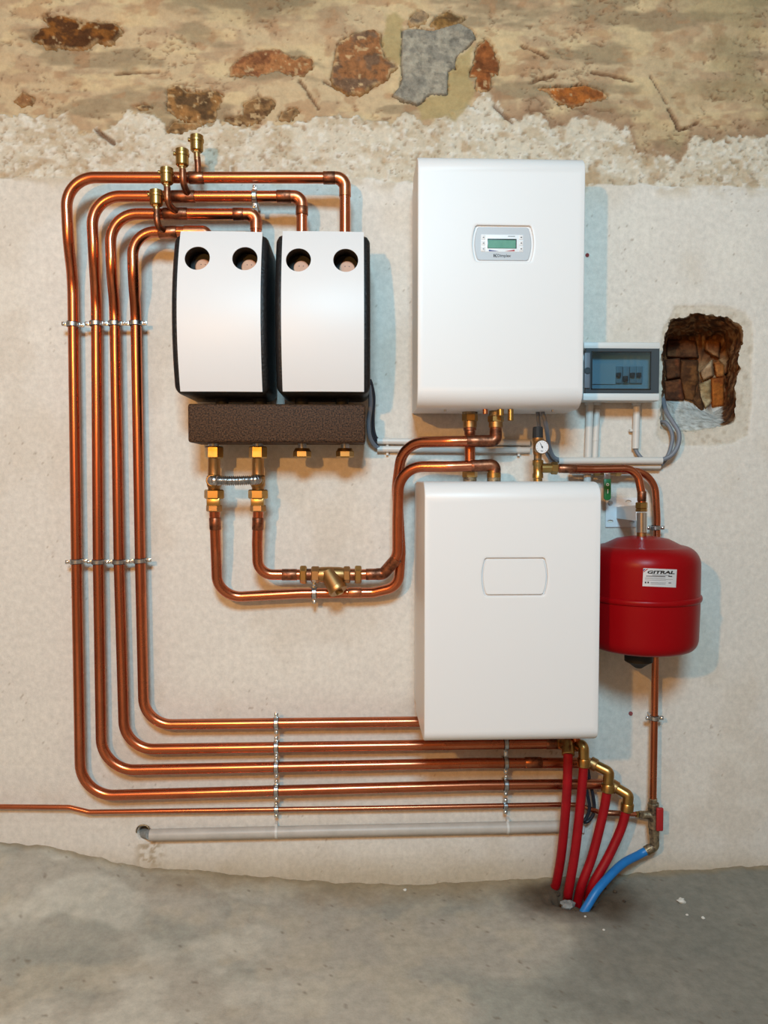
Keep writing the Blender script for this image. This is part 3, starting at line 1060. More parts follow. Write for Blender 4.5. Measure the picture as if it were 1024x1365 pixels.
# ------------------------------------------------------------------ pump groups
def grid_shell(u0, u1, v0, v1, nu_, nv_, depth, holes, skirt, hole_skirt, rc=0.0):
    """front surface x=u, z=v, depth(u,v); round holes; border and holes drawn back"""
    us = np.linspace(u0, u1, nu_)
    vs_ = np.linspace(v0, v1, nv_)
    idx = {}
    mb = MB()
    snapped = {}
    inside = lambda u, v: any(math.hypot(u - h[0], v - h[1]) < h[2] * 0.97 for h in holes)
    ok = [[not inside(u, v) for u in us] for v in vs_]
    for j, v in enumerate(vs_):
        for i, u in enumerate(us):
            if not ok[j][i]:
                continue
            uu, vv = u, v
            nb = any(0 <= j + b < nv_ and 0 <= i + a < nu_ and not ok[j + b][i + a] for a in (-1, 0, 1) for b in (-1, 0, 1))
            if nb:
                h = min(holes, key=lambda h: math.hypot(u - h[0], v - h[1]))
                L_ = math.hypot(u - h[0], v - h[1])
                uu, vv = h[0] + (u - h[0]) / L_ * h[2], h[1] + (v - h[1]) / L_ * h[2]
            dd_ = depth(uu, vv)
            if rc:
                cu = u0 + rc if uu < u0 + rc else (u1 - rc if uu > u1 - rc else None)
                cv = v0 + rc if vv < v0 + rc else (v1 - rc if vv > v1 - rc else None)
                if cu is not None and cv is not None:
                    a_, b_ = (uu - cu) / rc, (vv - cv) / rc
                    uu, vv = cu + rc * a_ * math.sqrt(1 - b_ * b_ / 2), cv + rc * b_ * math.sqrt(1 - a_ * a_ / 2)
            idx[(i, j)] = len(mb.v)
            mb.v.append(Vector((uu, -dd_, vv)))
    ec = {}
    for j in range(nv_ - 1):
        for i in range(nu_ - 1):
            q = [(i, j), (i + 1, j), (i + 1, j + 1), (i, j + 1)]
            q = [idx[k] for k in q if k in idx]
            if len(q) >= 3:
                mb.f.append(tuple(q))
                for a, b in zip(q, q[1:] + q[:1]):
                    ec[(min(a, b), max(a, b))] = ec.get((min(a, b), max(a, b)), []) + [(a, b)]
    nm = {}

    def backv(i):
        if i not in nm:
            p = mb.v[i]
            hole = any(abs(math.hypot(p.x - h[0], p.z - h[1]) - h[2]) < 1e-5 for h in holes)
            nm[i] = len(mb.v)
            mb.v.append(Vector((p.x, hole_skirt(p) if hole else skirt(p), p.z)))
        return nm[i]
    for k, l in list(ec.items()):
        if len(l) == 1:
            a, b = l[0]
            mb.f.append((b, a, backv(a), backv(b)))
    return mb


def pump_group(label, pxc, hole_px):
    DM = 0.25
    W = 0.262
    xc = at(pxc, 430, DM).x
    x0, x1 = xc - W / 2, xc + W / 2
    z0, z1 = at(pxc, 527, 0.22).z, at(pxc, 313, 0.20).z
    H = z1 - z0

    def bow(v):
        t = (v - z0) / H
        return 0.268 - (0.058 * ((t - .45) / .55) ** 2 if t > .45 else 0.036 * ((.45 - t) / .45) ** 2)
    R = 0.016

    def dshell(u, v):
        e = min(u - x0, x1 - u, v - z0, z1 - v)
        k = max(0.0, R - e) / R
        return bow(v) - R * (1 - math.sqrt(max(0, 1 - k * k)))
    holes = [(at(a, b, 0.25).x, at(a, b, 0.25).z, 16.4 * S(0.25)) for a, b in hole_px]
    root = thing('pump_group', label, 'pump group', (xc, 0, z0))
    sh = grid_shell(x0, x1, z0, z1, 66, 100, dshell, [(h[0], h[1], h[2] + 0.001) for h in holes], lambda p: -0.03, lambda p: p.y + 0.085, 0.026)
    part(root, 'insulation_shell', sh, 'epp_black', 'black foam insulation shell', angle=60, fix=False)
    # panel, a bowed white sheet
    m0, m1 = x0 + 0.0185, x1 - 0.0175
    dp = lambda u, v: bow(v) + 0.006 + 0.004 * (1 - ((u - xc) / (W / 2)) ** 2)
    pn = grid_shell(m0, m1, z0 + 0.008, z1 + 0.004, 66, 100, dp, holes, lambda p: p.y + 0.007, lambda p: p.y + 0.004)
    part(root, 'front_panel', pn, 'white_panel', 'bowed white front panel', angle=40, fix=False)
    for h in holes:
        dep = bow(h[1]) - 0.055
        th = thingp = part(root, 'thermometer', MB().rev([(0.034, -0.03), (0.034, 0.0), (0.0, 0.0)], (h[0], -dep + 0.012, h[1]), (0, -1, 0), 28), 'rubber')
        part(th, 'dial', MB().rev([(0, -0.012), (0.0225, -0.012), (0.0225, 0.003), (0.0205, 0.005), (0, 0.005)], (h[0] + 0.003, -dep + 0.008, h[1] - 0.006), (0, -1, 0), 28), 'dial_tan', 'tan thermometer dial')
        for a in (-0.006, 0.006):
            part(th, 'dial_mark', MB().cyl((h[0] + 0.003 + a, -dep + 0.0035, h[1] + 0.001), (h[0] + 0.003 + a, -dep + 0.0022, h[1] + 0.001), 0.0014, n=8), 'ink')
        part(th, 'pointer', MB().box((h[0] + 0.007, -dep + 0.0026, h[1] - 0.017), (0.012, 0.001, 0.0022), Matrix.Rotation(math.radians(-25), 3, 'Y')), 'ink')
    bk = MB().box((xc, -0.024, (z0 + z1) / 2), (W - 0.03, 0.03, H - 0.03))
    part(root, 'mounting_plate', bk, 'rubber')
    return root, (x0, x1, z0, z1)


pg1, PB1 = pump_group('black insulated heating pump group with white front, nearer the bent copper pipes', 293.5, [(263, 344), (326.5, 344.5)])
pg2, PB2 = pump_group('black insulated heating pump group with white front, nearer the display unit', 430.5, [(398, 346.5), (461, 347)])

# manifold below them
mdp = 0.20
a, b = at(250, 538, mdp), at(487.5, 590, mdp)
man = thing('distribution_manifold', 'brown-black foam insulated distribution manifold below the two pump groups', 'manifold', ((a.x + b.x) / 2, 0, b.z))
part(man, 'insulation_block', MB().box(((a.x + b.x) / 2, -(mdp + 0.04) / 2, (a.z + b.z) / 2), (b.x - a.x, mdp - 0.04, a.z - b.z)), 'epp_brown', bevel=0.007, segs=3)
for px_ in (296, 347, 402, 456):
    p = at(px_, 532, 0.13)
    part(man, 'riser', MB().cyl((p.x, -0.13, a.z - 0.01), (p.x, -0.13, PB1[2] + 0.012), 0.019, n=16), 'rubber')
for px_ in (403, 460):
    d = 0.12
    part(man, 'spigot', MB().cyl(at(px_, 586, d), at(px_, 602, d), px_len(5.5, d), n=14), 'zinc', 'steel outlet spigot')
    cap = part(man, 'cap_nut', MB().hexn(at(px_, 600.5, d), at(px_, 610, d), px_len(12, d)), 'brass', 'brass cap nut')
    part(cap, 'collar', MB().cyl(at(px_, 597.5, d), at(px_, 601, d), px_len(9.5, d), px_len(11, d), n=18), 'brass')
for px_ in (285, 344):
    part(man, 'spigot', MB().cyl(at(px_, 586, 0.12), at(px_, 596, 0.12), px_len(7, 0.12), n=14), 'zinc', 'steel outlet spigot')

# ------------------------------------------------------------------ four copper heating pipes
RP = 0.0158
CL, TOP = 0.052, 0.115     # depth of the axis at the clamps and along the top
pipes = {}


def copper(label, pts, rads, r, joints=(), elbows=(), name='copper_pipe', cat='pipe', mat_='copper', group=None, smooth=None):
    P = [at(*p) for p in pts]
    root = thing(name, label, cat, P[0], group)
    pp = smooth_path(P, smooth) if smooth else path(P, rads)
    part(root, 'tube', MB().tube(pp, r, 20), mat_, angle=60)
    for (p0, p1, rr, mt) in joints:
        q0, q1 = at(*p0), at(*p1)
        ax = (q1 - q0).normalized()
        L_ = (q1 - q0).length
        R_ = r + rr
        part(root, 'coupling', MB().rev([(r - 0.001, -0.001), (R_ - 0.0006, 0), (R_, 0.001), (R_, L_ - 0.001), (R_ - 0.0006, L_), (r - 0.001, L_ + 0.001)], q0, ax, 20), mt)
    for e in elbows:
        pts_e, rad_e, rr, mt = e
        part(root, 'elbow', MB().tube(path([at(*p) for p in pts_e], rad_e), r + rr, 20), mt, angle=60)
    return root


mid = TOP
p_d0, p_d1 = 0.115, 0.115
copper('outermost copper heating pipe of the four, rising highest over the pump groups',
       [(460, 322, TOP), (460, 237, TOP), (87, 236.5, TOP), (91, 320, TOP), (97, 372, CL), (102, 750, CL), (107.5, 1061, CL), (640, 1046.5, CL), (812, 1045, CL)],
       [0.035, 0.115, 0.15, 0.15, 0.1, 0.10, 0.1], RP,
       elbows=[([(460, 262, TOP), (460, 237, TOP), (434, 237, TOP)], 0.032, 0.0016, 'copper_joint')],
       joints=[((252, 237, TOP), (272, 237, TOP), 0.0018, 'copper_dark'), ((431, 237, TOP), (447, 237, TOP), 0.0022, 'copper_dark')])
copper('second copper heating pipe, counted from the outermost of the four',
       [(402.5, 322, TOP), (402.5, 262, TOP), (121, 261.5, TOP), (125.5, 345, TOP), (128.5, 395, CL), (131, 750, CL), (135.5, 1027, CL), (640, 1017, CL), (788, 1017, CL)],
       [0.035, 0.10, 0.15, 0.15, 0.1, 0.10, 0.1], RP,
       elbows=[([(402.5, 285, TOP), (402.5, 262, TOP), (372, 262, TOP)], 0.032, 0.0016, 'copper_joint')],
       joints=[((229, 262, TOP), (260, 262, TOP), 0.0018, 'copper_dark'), ((369, 262, TOP), (388, 262, TOP), 0.0022, 'copper_dark'), ((402.5, 276, TOP), (402.5, 287, TOP), 0.0022, 'copper_dark'), ((700, 1016.5, CL), (722, 1016.5, CL), 0.0012, 'copper_dark')])
copper('third copper heating pipe, counted from the outermost of the four',
       [(341.5, 324, TOP), (341.5, 285.5, TOP), (146, 285, TOP), (149, 365, TOP), (153, 405, CL), (158.7, 750, CL), (166, 999, CL), (640, 992, CL), (748, 991, CL)],
       [0.035, 0.092, 0.15, 0.15, 0.1, 0.09, 0.1], RP,
       elbows=[([(341.5, 306, TOP), (341.5, 285.5, TOP), (313, 285.5, TOP)], 0.032, 0.0016, 'copper_joint')],
       joints=[((218, 285, TOP), (250, 285, TOP), 0.0018, 'copper_dark'), ((311, 285.5, TOP), (325, 285.5, TOP), 0.0022, 'copper_dark'), ((728, 991, CL), (752, 991, CL), 0.0015, 'copper_dark')])
copper('innermost copper heating pipe of the four, passing behind the plain white unit',
       [(277, 324, TOP), (275, 309, TOP), (176, 309, TOP), (178, 375, TOP), (181, 412, CL), (187, 750, CL), (192, 966, CL), (640, 961, CL), (735, 960, CL), (764, 968, 0.085), (768, 990, 0.09)],
       [0.035, 0.088, 0.15, 0.15, 0.1, 0.085, 0.1, .03, .03], RP,
       joints=[((212, 310, TOP), (236, 309.3, TOP), 0.0018, 'copper_dark')],
       elbows=[([(276, 319, TOP), (275, 309, TOP), (246, 309, TOP)], 0.032, 0.0016, 'copper_joint')])
copper('thin copper pipe along the wall just above the grey waste pipe',
       [(-40, 1075, 0.03), (92, 1076, 0.03), (119, 1082.5, 0.03), (500, 1077, 0.03), (745, 1072.5, 0.035), (772, 1073, 0.04), (800, 1083, 0.05), (848, 1085.5, 0.06)],
       [0.05, 0.05, 0.2, 0.1, 0.06, 0.06], 0.0074,
       joints=[((806, 1083.3, 0.051), (832, 1084.8, 0.056), 0.0015, 'copper_dark')])

# ------------------------------------------------------------------ air vents on the pipes
VENTS = [('brass air vent on the outermost copper pipe, topmost of the four vents', [(264, 236, TOP), (264, 222, TOP + 0.004), (263, 210, TOP + 0.006)], (262.5, 204, 183.5, 1.0), TOP + 0.006),
         ('brass air vent on the second copper pipe, second from the top of the four vents', [(253, 262, TOP), (247, 251, TOP + 0.03), (244, 240, TOP + 0.045), (243.5, 226, TOP + 0.045)], (243, 223, 202, 1.0), TOP + 0.045),
         ('brass air vent on the third copper pipe, third from the top of the four vents', [(240, 285, TOP), (228, 276, TOP + 0.03), (223.5, 266, TOP + 0.045), (223, 250, TOP + 0.045)], (222.5, 247, 227, 1.0), TOP + 0.045),
         ('brass air vent on the innermost copper pipe, lowest of the four vents', [(222, 309, TOP), (213, 303, TOP + 0.03), (209.5, 294, TOP + 0.04), (209, 280, TOP + 0.04)], (208.5, 276, 256.5, 1.0), TOP + 0.04)]
for label, stem, (vx, vb, vt, _), vd in VENTS:
    root = thing('air_vent', label, 'air vent', at(vx, vb, vd), 'brass air vents on the copper pipes')
    part(root, 'stem', MB().tube(smooth_path([at(*p) for p in stem], 6), [0.0095] * (6 * (len(stem) - 1) + 1), 14), 'copper_dark', 'darkened copper stem', angle=60)
    ex = stem[-1]
    part(root, 'adapter', MB().cyl(at(ex[0], ex[1] + 4, vd), at(vx, vb - 0.5, vd), 0.0092, n=14), 'brass_cast')
    part(root, 'neck', MB().hexn(at(vx, vb + 0.5, vd), at(vx, vb - 3, vd), px_len(5.2, vd)), 'brass')
    h = vb - vt
    prof_ = [(0, 0), (6.5, 0), (7.6, 1.2), (7.7, h * .55), (8.5, h * .58), (8.6, h * .74), (7.9, h * .78), (7.8, h * .97), (6.6, h), (0, h)]
    prof_ = [(a_ * 1.08, b_) for a_, b_ in prof_]
    part(root, 'body', MB().rev([(px_len(r_, vd), px_len(z_, vd)) for r_, z_ in prof_], at(vx, vb - 2, vd), (0, 0, 1), 22), 'brass')
    q = at(vx - 7, vt + 3.2, vd)
    part(root, 'bleed_cap', MB().cyl(q, q + Vector((-px_len(4.6, vd), -0.003, 0)), px_len(2.6, vd), n=12, bev=0.0008), 'brass')

# ------------------------------------------------------------------ pipe clamps
def make_clamp(r, wall_d, label, bolt=0.0):
    """axis along local z, wall towards +y; origin on the pipe axis"""
    root = thing('pipe_clamp', label, 'clamp', (0, 0, 0), 'steel pipe clamps')
    R_ = r + 0.0032
    hgt = 0.0065
    part(root, 'rubber_lining', MB().rev([(r - 0.001, -hgt - .001), (R_ - .001, -hgt - .001), (R_ - .001, hgt + .001), (r - 0.001, hgt + .001)], (0, 0, 0), (0, 0, 1), 24), 'rubber')
    part(root, 'band', MB().rev([(R_ - .001, -hgt), (R_ + 0.0012, -hgt + .0012), (R_ + 0.0012, hgt - .0012), (R_ - .001, hgt)], (0, 0, 0), (0, 0, 1), 24), 'zinc')
    for s_ in (-1, 1):
        for y in (-0.0024, 0.0024):
            part(root, 'ear', MB().box((s_ * (R_ + 0.0065), y, 0), (0.014, 0.0019, 0.0115)), 'zinc', bevel=0.0006)
    for s_ in (-1, 1):
        sc_ = MB().rev([(0, -0.008), (0.0028, -0.008), (0.0028, 0.0035), (0.0046, 0.0038), (0.0044, 0.006), (0.0028, 0.0072), (0, 0.0074)], (s_ * (R_ + 0.0085), 0, 0), (0, -1, 0), 12)
        part(root, 'screw', sc_, 'chrome')
    part(root, 'stud', MB().cyl((0, R_ - 0.002, 0), (0, wall_d + 0.004, 0), 0.0045, n=10), 'zinc')
    return root


ORD = ['outermost', 'second', 'third', 'innermost']
protos = {}


def clamp(label, px_, py_, d, r, axis='z', tilt=0.0):
    key = (r, round(d, 3))
    if key not in protos:
        o = make_clamp(r, d, label)
        protos[key] = o
    else:
        o = copy_tree(protos[key])
        o['label'] = label
    o.location = at(px_, py_, d)
    o.rotation_euler = (0, (math.pi / 2 if axis == 'x' else 0) + tilt, 0)
    return o


for k, x in enumerate((97.2, 128, 153, 181)):
    clamp('steel clamp on the %s vertical copper pipe, in the row level with the pump groups' % ORD[k], x, (432.5, 431.3, 431.3, 431)[k], CL, RP, 'z', (0.06, -0.02, -.02, -.02)[k])
for k, x in enumerate((102, 131, 158.7, 187)):
    clamp('steel clamp on the %s vertical copper pipe, in the row level with the strainer' % ORD[k], x, (748.5, 749, 749, 747.5)[k], CL, RP, 'z', (-0.05, 0, 0, -0.06)[k])
for k, y in enumerate((1051.8, 1020.5, 993.8, 962.8)):
    clamp('steel clamp on the %s horizontal copper pipe, in the column left of the white unit' % ORD[k], 368.5, (1053.2, 1022.3, 995.3, 964)[k], CL, RP, 'x')
for k, y in enumerate((1045.5, 1017, 991.2)):
    clamp('steel clamp on the %s horizontal copper pipe, in the column under the white unit' % ORD[k], 674.5, (1046.3, 1016.8, 991.6)[k], CL, RP, 'x')
clamp('steel clamp on the thin copper pipe, left of the white unit', 368.5, 1079, 0.03, 0.0074, 'x')
clamp('steel clamp on the thin copper pipe, under the white unit', 674, 1074.2, 0.032, 0.0074, 'x')
clamp('steel clamp on the second copper pipe above the pump groups', 339.5, 262, TOP, RP, 'x')

# ------------------------------------------------------------------ brass connectors under the manifold
for px_, label in ((285.5, 'brass tee connector under the manifold, left end of the braided hose'), (344, 'brass tee connector under the manifold, right end of the braided hose')):
    d = 0.12
    root = thing('brass_connector', label, 'fitting', at(px_, 682, d), 'brass tee connectors under the manifold')
    L = lambda y: at(px_, y, d)
    w = lambda q: px_len(q, d)
    part(root, 'union_nut', MB().hexn(L(595), L(611), w(12)), 'brass')
    part(root, 'body', MB().rev([(0, 0), (w(9), 0), (w(8), w(1.5)), (w(8), w(23)), (w(9.5), w(25)), (w(9.5), w(37)), (w(8), w(40)), (w(8), w(45)), (0, w(45))], L(610), L(640) - L(610), 22), 'brass_cast')
    part(root, 'branch', MB().cyl(L(640.5), L(640.5) + Vector((0, -0.032, 0)), w(8.2), n=22, bev=0.002), 'brass')
    part(root, 'union_nut', MB().hexn(L(652.5), L(665), w(13)), 'brass')
    part(root, 'square', MB().box(L(669), (w(17), w(17), w(10))), 'brass', bevel=0.0015)
    part(root, 'compression_nut', MB().hexn(L(673), L(682), w(10.5)), 'brass_cast')
hp = [at(283, 640.5, 0.14), at(283, 640.5, 0.172), at(313, 641, 0.176), at(342.5, 639.5, 0.172), at(342.5, 639.5, 0.14)]
pp = path(hp, [0.02, 0.2, 0.02], 0.1)
# resample evenly for the corrugation
dense = []
for a, b in zip(pp, pp[1:]):
    nseg = max(1, int((b - a).length / 0.0012))
    dense += [a.lerp(b, i / nseg) for i in range(nseg)]
hose = thing('flexible_hose', 'silver corrugated hose linking the two brass tee connectors', 'hose', hp[0])
part(hose, 'corrugated_tube', MB().tube(dense, [0.0128 + 0.0020 * math.sin(i * 2 * math.pi / 4.6) for i in range(len(dense))], 16), 'zinc', angle=80)

# supply and return to the white units
dQ = 0.185
copper('copper pipe from the left brass connector, passing under the strainer up to the display unit',
       [(286, 676, 0.12), (288, 735, 0.11), (290, 797, 0.06), (400, 791, 0.06), (497, 790, 0.06), (531, 782, 0.075), (534, 735, 0.085), (529, 650, 0.085), (537, 590, 0.12), (600, 588.5, dQ), (661, 588, dQ), (661, 572, dQ)],
       [0.1, 0.085, 0.2, 0.05, 0.05, 0.1, 0.15, 0.11, 0.1, 0.018], RP,
       joints=[((286.5, 690, 0.119), (287.3, 706, 0.117), 0.0015, 'copper_dark'), ((464, 790, 0.06), (482, 790, 0.06), 0.0015, 'copper_joint'), ((622, 588, dQ), (652, 588, dQ), 0.0015, 'copper_dark')],
       elbows=[([(640, 588, dQ), (661, 588, dQ), (661, 575, dQ)], 0.016, 0.002, 'copper_dark')])
copper('copper pipe from the right brass connector to the strainer',
       [(344.5, 676, 0.12), (343, 725, 0.115), (344, 766, 0.105), (404, 766, 0.10)], [0.1, 0.1], RP,
       joints=[((344.2, 690, 0.12), (343.7, 706, 0.117), 0.0015, 'copper_dark'), ((376, 766, 0.101), (396, 766, 0.10), 0.0015, 'copper_dark')])
copper('copper pipe from the strainer curving up to the plain white unit',
       [(478, 766, 0.10), (510, 765, 0.10), (530, 742, 0.12), (530, 690, 0.125), (532, 622, 0.15), (600, 622, dQ), (660, 620, dQ), (659, 638, dQ)],
       [0.03, 0.06, 0.15, 0.125, 0.1, 0.018], RP,
       joints=[((488, 765.7, 0.10), (504, 765.3, 0.10), 0.0015, 'copper_dark'), ((628, 621, dQ), (652, 620.4, dQ), 0.0015, 'copper_dark')],
       elbows=[([(502, 765.3, 0.10), (511, 765, 0.10), (529, 744, 0.119)], 0.03, 0.0022, 'copper_dark'), ([(640, 620.6, dQ), (660, 620, dQ), (659, 634, dQ)], 0.016, 0.002, 'copper_dark')])

# strainer
d = 0.10
str_ = thing('y_strainer', 'brass strainer with a slanting capped branch, in the copper pipe', 'strainer', at(445, 766, d))
LX = lambda x: at(x, 766, d)
w = lambda q: px_len(q, d)
part(str_, 'union_nut', MB().hexn(LX(400), LX(409), w(12)), 'brass')
part(str_, 'seal', MB().cyl(LX(408), LX(416), w(8), n=18), 'copper_dark')
part(str_, 'hex_end', MB().hexn(LX(415), LX(426), w(11.2)), 'brass_cast')
body = MB().rev([(0, 0), (w(9.5), 0), (w(10.3), w(5)), (w(10.6), w(14)), (w(10.3), w(28)), (w(9), w(36)), (0, w(36))], LX(424), (1, 0, 0), 24)
bd = Vector((0.50, -0.40, -0.78)).normalized()
o0 = at(437, 763, d)
body.rev([(0, 0), (w(11), 0), (w(12), w(12)), (w(12.5), w(25)), (0, w(25))], o0, bd, 24)
part(str_, 'body', body, 'brass_cast')
cap = part(str_, 'branch_cap', MB().rev([(0, 0), (w(13.2), 0), (w(13.2), w(4)), (w(12.2), w(6)), (0, w(6))], o0 + bd * w(25), bd, 24), 'brass_cast')
part(cap, 'square_boss', MB().box(o0 + bd * w(32.5), (w(9), w(5), w(6)), bd.to_track_quat('Y', 'Z').to_matrix()), 'brass', bevel=0.001)
part(str_, 'hex_end', MB().hexn(LX(458), LX(467), w(11.2)), 'brass_cast')
part(str_, 'seal', MB().cyl(LX(466), LX(474), w(8), n=18), 'copper_dark')
part(str_, 'union_nut', MB().hexn(LX(473), LX(482), w(12)), 'brass')
clamp('steel clamp on the copper pipe under the strainer', 419, 790.5, 0.06, RP, 'x')

# column between the units
copper('short straight copper pipe between the display unit and the plain unit', [(626.5, 560, 0.145), (626.5, 648, 0.145)], 0.05, RP * 0.97,
       joints=[((626.5, 572, .145), (626.5, 580, .145), 0.001, 'copper_dark')])


def union(label, px_, d, segs):
    root = thing('pipe_union', label, 'fitting', at(px_, segs[-1][1], d), 'brass unions between the two white units')
    for nm, y1, y0, r_, kind, m_ in [(q[5], q[1], q[0], q[2], q[3], q[4]) for q in segs]:
        if kind == 'h':
            part(root, nm, MB().hexn(at(px_, y0, d), at(px_, y1, d), px_len(r_, d)), m_)
        else:
            part(root, nm, MB().cyl(at(px_, y0, d), at(px_, y1, d), px_len(r_, d), n=20, bev=0.001), m_)
    return root


union('brass union under the display unit, on the straight copper pipe', 626.5, 0.145,
      [(541, 552, 10.5, 'c', 'brass_dirty', 'collar'), (551, 562, 10.6, 'h', 'brass', 'union_nut'), (561, 570, 9.2, 'c', 'brass_cast', 'sleeve'), (569, 574, 8.6, 'c', 'copper_dark', 'tail')])
union('brass union under the display unit, on the bent copper pipe', 661, dQ,
      [(542, 555, 9, 'c', 'brass_dirty', 'collar'), (554, 563, 10.8, 'h', 'brass', 'union_nut'), (562, 570, 9.4, 'c', 'brass_cast', 'sleeve'), (569, 576, 8, 'c', 'copper_dark', 'tail')])
union('brass union on top of the plain unit, on the straight copper pipe', 626.5, 0.145,
      [(625, 629, 8.6, 'c', 'copper_dark', 'tail'), (628, 637, 10.2, 'h', 'brass', 'union_nut'), (636, 648, 9, 'c', 'brass_dirty', 'collar')])
union('brass union on top of the plain unit, on the bent copper pipe', 658.5, dQ,
      [(627, 631, 8.0, 'c', 'brass', 'tail'), (630, 637, 9.4, 'c', 'brass', 'sleeve'), (636, 650, 9.2, 'c', 'brass_dirty', 'collar')])
for px_, y1, r_, m_, lb in ((647, 552, 3.4, 'copper_joint', 'short copper stub under the display unit, left of the brass pin'), (681, 561, 3.8, 'brass', 'brass pin pipe hanging under the display unit'),
                            (667.5, 554.5, 4.4, 'brass', 'small brass plug under the display unit beside the pin')):
    dd = 0.225
    single('outlet_stub', MB().rev([(0, 0), (px_len(r_, dd), 0), (px_len(r_, dd), px_len(y1 - 540, dd) - 0.002), (px_len(r_ - 1, dd), px_len(y1 - 540, dd)), (0, px_len(y1 - 540, dd))], at(px_, 540, dd), (0, 0, -1), 16), m_, lb, 'pipe stub')

# ------------------------------------------------------------------ safety valve group with gauge
d = 0.19
sv = thing('safety_valve', 'brass safety valve group with a black cap and a round pressure gauge', 'valve', at(717, 642, d))
Lq = lambda y, x=717: at(x, y, d)
w = lambda q: px_len(q, d)
part(sv, 'cap', MB().rev([(0, 0), (w(7.2), 0), (w(6.9), w(13)), (w(6.0), w(15)), (0, w(15))], Lq(584), (0, 0, 1), 12), 'rubber', 'black valve cap', angle=20)
part(sv, 'valve_body', MB().rev([(0, 0), (w(5.8), 0), (w(6.4), w(4)), (w(6.4), w(17)), (w(7.2), w(18.5)), (w(7.2), w(22.5)), (0, w(22.5))], Lq(606), (0, 0, 1), 22), 'brass_cast')
part(sv, 'lower_collar', MB().cyl(Lq(614), Lq(605), w(5.4), n=18), 'brass_dirty')
part(sv, 'tee_body', MB().rev([(0, 0), (w(6.0), 0), (w(6.0), w(5)), (w(7.2), w(6)), (w(7.2), w(11)), (w(6.4), w(12.5)), (w(6.4), w(22)), (w(7.4), w(23.5)), (w(7.4), w(29)), (w(6.4), w(30)), (0, w(30))], Lq(643), (0, 0, 1), 22), 'brass')
part(sv, 'branch', MB().cyl(at(722, 624, d), at(737, 624, d), w(6.4), n=20), 'brass')
part(sv, 'union_nut', MB().hexn(at(734.5, 624, d), at(743.5, 624.3, d), w(8.4)), 'brass')
g0 = at(721.5, 596, d + 0.03)
gw = px_len(1, d + 0.03)
ga = part(sv, 'gauge', MB().rev([(0, 0), (gw * 8.9, 0), (gw * 9.6, 0.002), (gw * 9.6, 0.014), (gw * 8.9, 0.016), (gw * 8.6, 0.0145), (0, 0.0145)], g0 + Vector((0, 0.004, 0)), (0, -1, 0), 28), 'brass_cast', 'round pressure gauge')
part(sv, 'gauge_stem', MB().cyl(g0 + Vector((0, 0.004, 0)), g0 + Vector((-0.006, 0.03, 0)), 0.006, n=12), 'brass_cast')
part(ga, 'gauge_face', MB().cyl(g0 + Vector((0, -0.0100, 0)), g0 + Vector((0, -0.0112, 0)), gw * 8.5, n=28), 'white_panel')
nd = Vector((-0.45, 0, 0.9)).normalized()
nx = Vector((nd.z, 0, -nd.x))
pc = g0 + Vector((0, -0.0114, 0))
part(ga, 'needle', MB().prism([pc - nx * 0.0012 - nd * 0.004, pc + nx * 0.0012 - nd * 0.004, pc + nx * 0.0005 + nd * 0.0135, pc - nx * 0.0005 + nd * 0.0135], (0, -0.0006, 0)), 'ink')
part(ga, 'hub', MB().cyl(pc, pc + Vector((0, -0.001, 0)), 0.0023, n=12), 'ink')
for k in range(11):
    t = math.radians(225 - 27 * k)
    q = pc + Vector((math.cos(t), 0, math.sin(t))) * gw * 6.9
    part(ga, 'dial_mark', MB().box(q, (0.0006, 0.0006, 0.0022), Matrix.Rotation(math.pi / 2 - t, 3, 'Y')), 'ink')
text(ga, 'lettering', 'bar', 0.0055, pc + Vector((0, -0.0003, -gw * 5.2)), 'ink', align='CENTER')

# ------------------------------------------------------------------ expansion tank
TD = 0.205
tc = at(855.5, 790, TD)
TR = 75.5 * S(TD)
zt, zb = at(855.5, 716, TD).z, at(855.5, 862, TD).z
zs_ = at(855.5, 799, TD).z - 0.0
tank = thing('expansion_tank', 'red steel expansion tank hanging beside the plain white unit', 'expansion tank', (tc.x, tc.y, zb))
pr = []
Hh = zt - zb
for i in range(9):          # dished bottom
    t = i / 8
    pr.append((TR * 0.80 * t, -0.012 * (1 - t ** 2)))
for i in range(1, 8):
    t = math.pi / 2 * i / 7
    pr.append((TR * 0.80 + TR * 0.17 * math.sin(t), TR * 0.22 * (1 - math.cos(t))))
pr += [(TR * 0.985, Hh * 0.38), (TR * 0.985, Hh * 0.435)]
for i in range(7):
    t = math.pi * i / 6
    pr.append((TR * 0.985 + 0.0055 * math.sin(t), Hh * 0.47 - 0.009 * math.cos(t)))
pr += [(TR * 0.985, Hh * 0.51), (TR * 0.985, Hh - 0.075)]
for i in range(1, 11):
    t = math.pi / 2 * i / 10
    pr.append((TR * 0.985 - TR * 0.30 * (1 - math.cos(t)) , Hh - 0.075 + 0.052 * math.sin(t)))
pr += [(TR * 0.45, Hh - 0.004), (TR * 0.2, Hh + 0.003), (0, Hh + 0.004)]
part(tank, 'shell', MB().rev(pr, (tc.x, tc.y, zb), (0, 0, 1), 72), 'tank_red', angle=50)
part(tank, 'valve_cover', MB().rev([(0, -0.062), (0.010, -0.062), (0.026, -0.050), (0.040, -0.042), (0.040, -0.002), (0, -0.002)], (tc.x - 0.006, tc.y, zb), (0, 0, 1), 20), 'rubber', 'black bottom valve cover')
# paper label wrapped on the shell
la, lb_ = at(857, 757, 0.34), at(902, 783, 0.34)


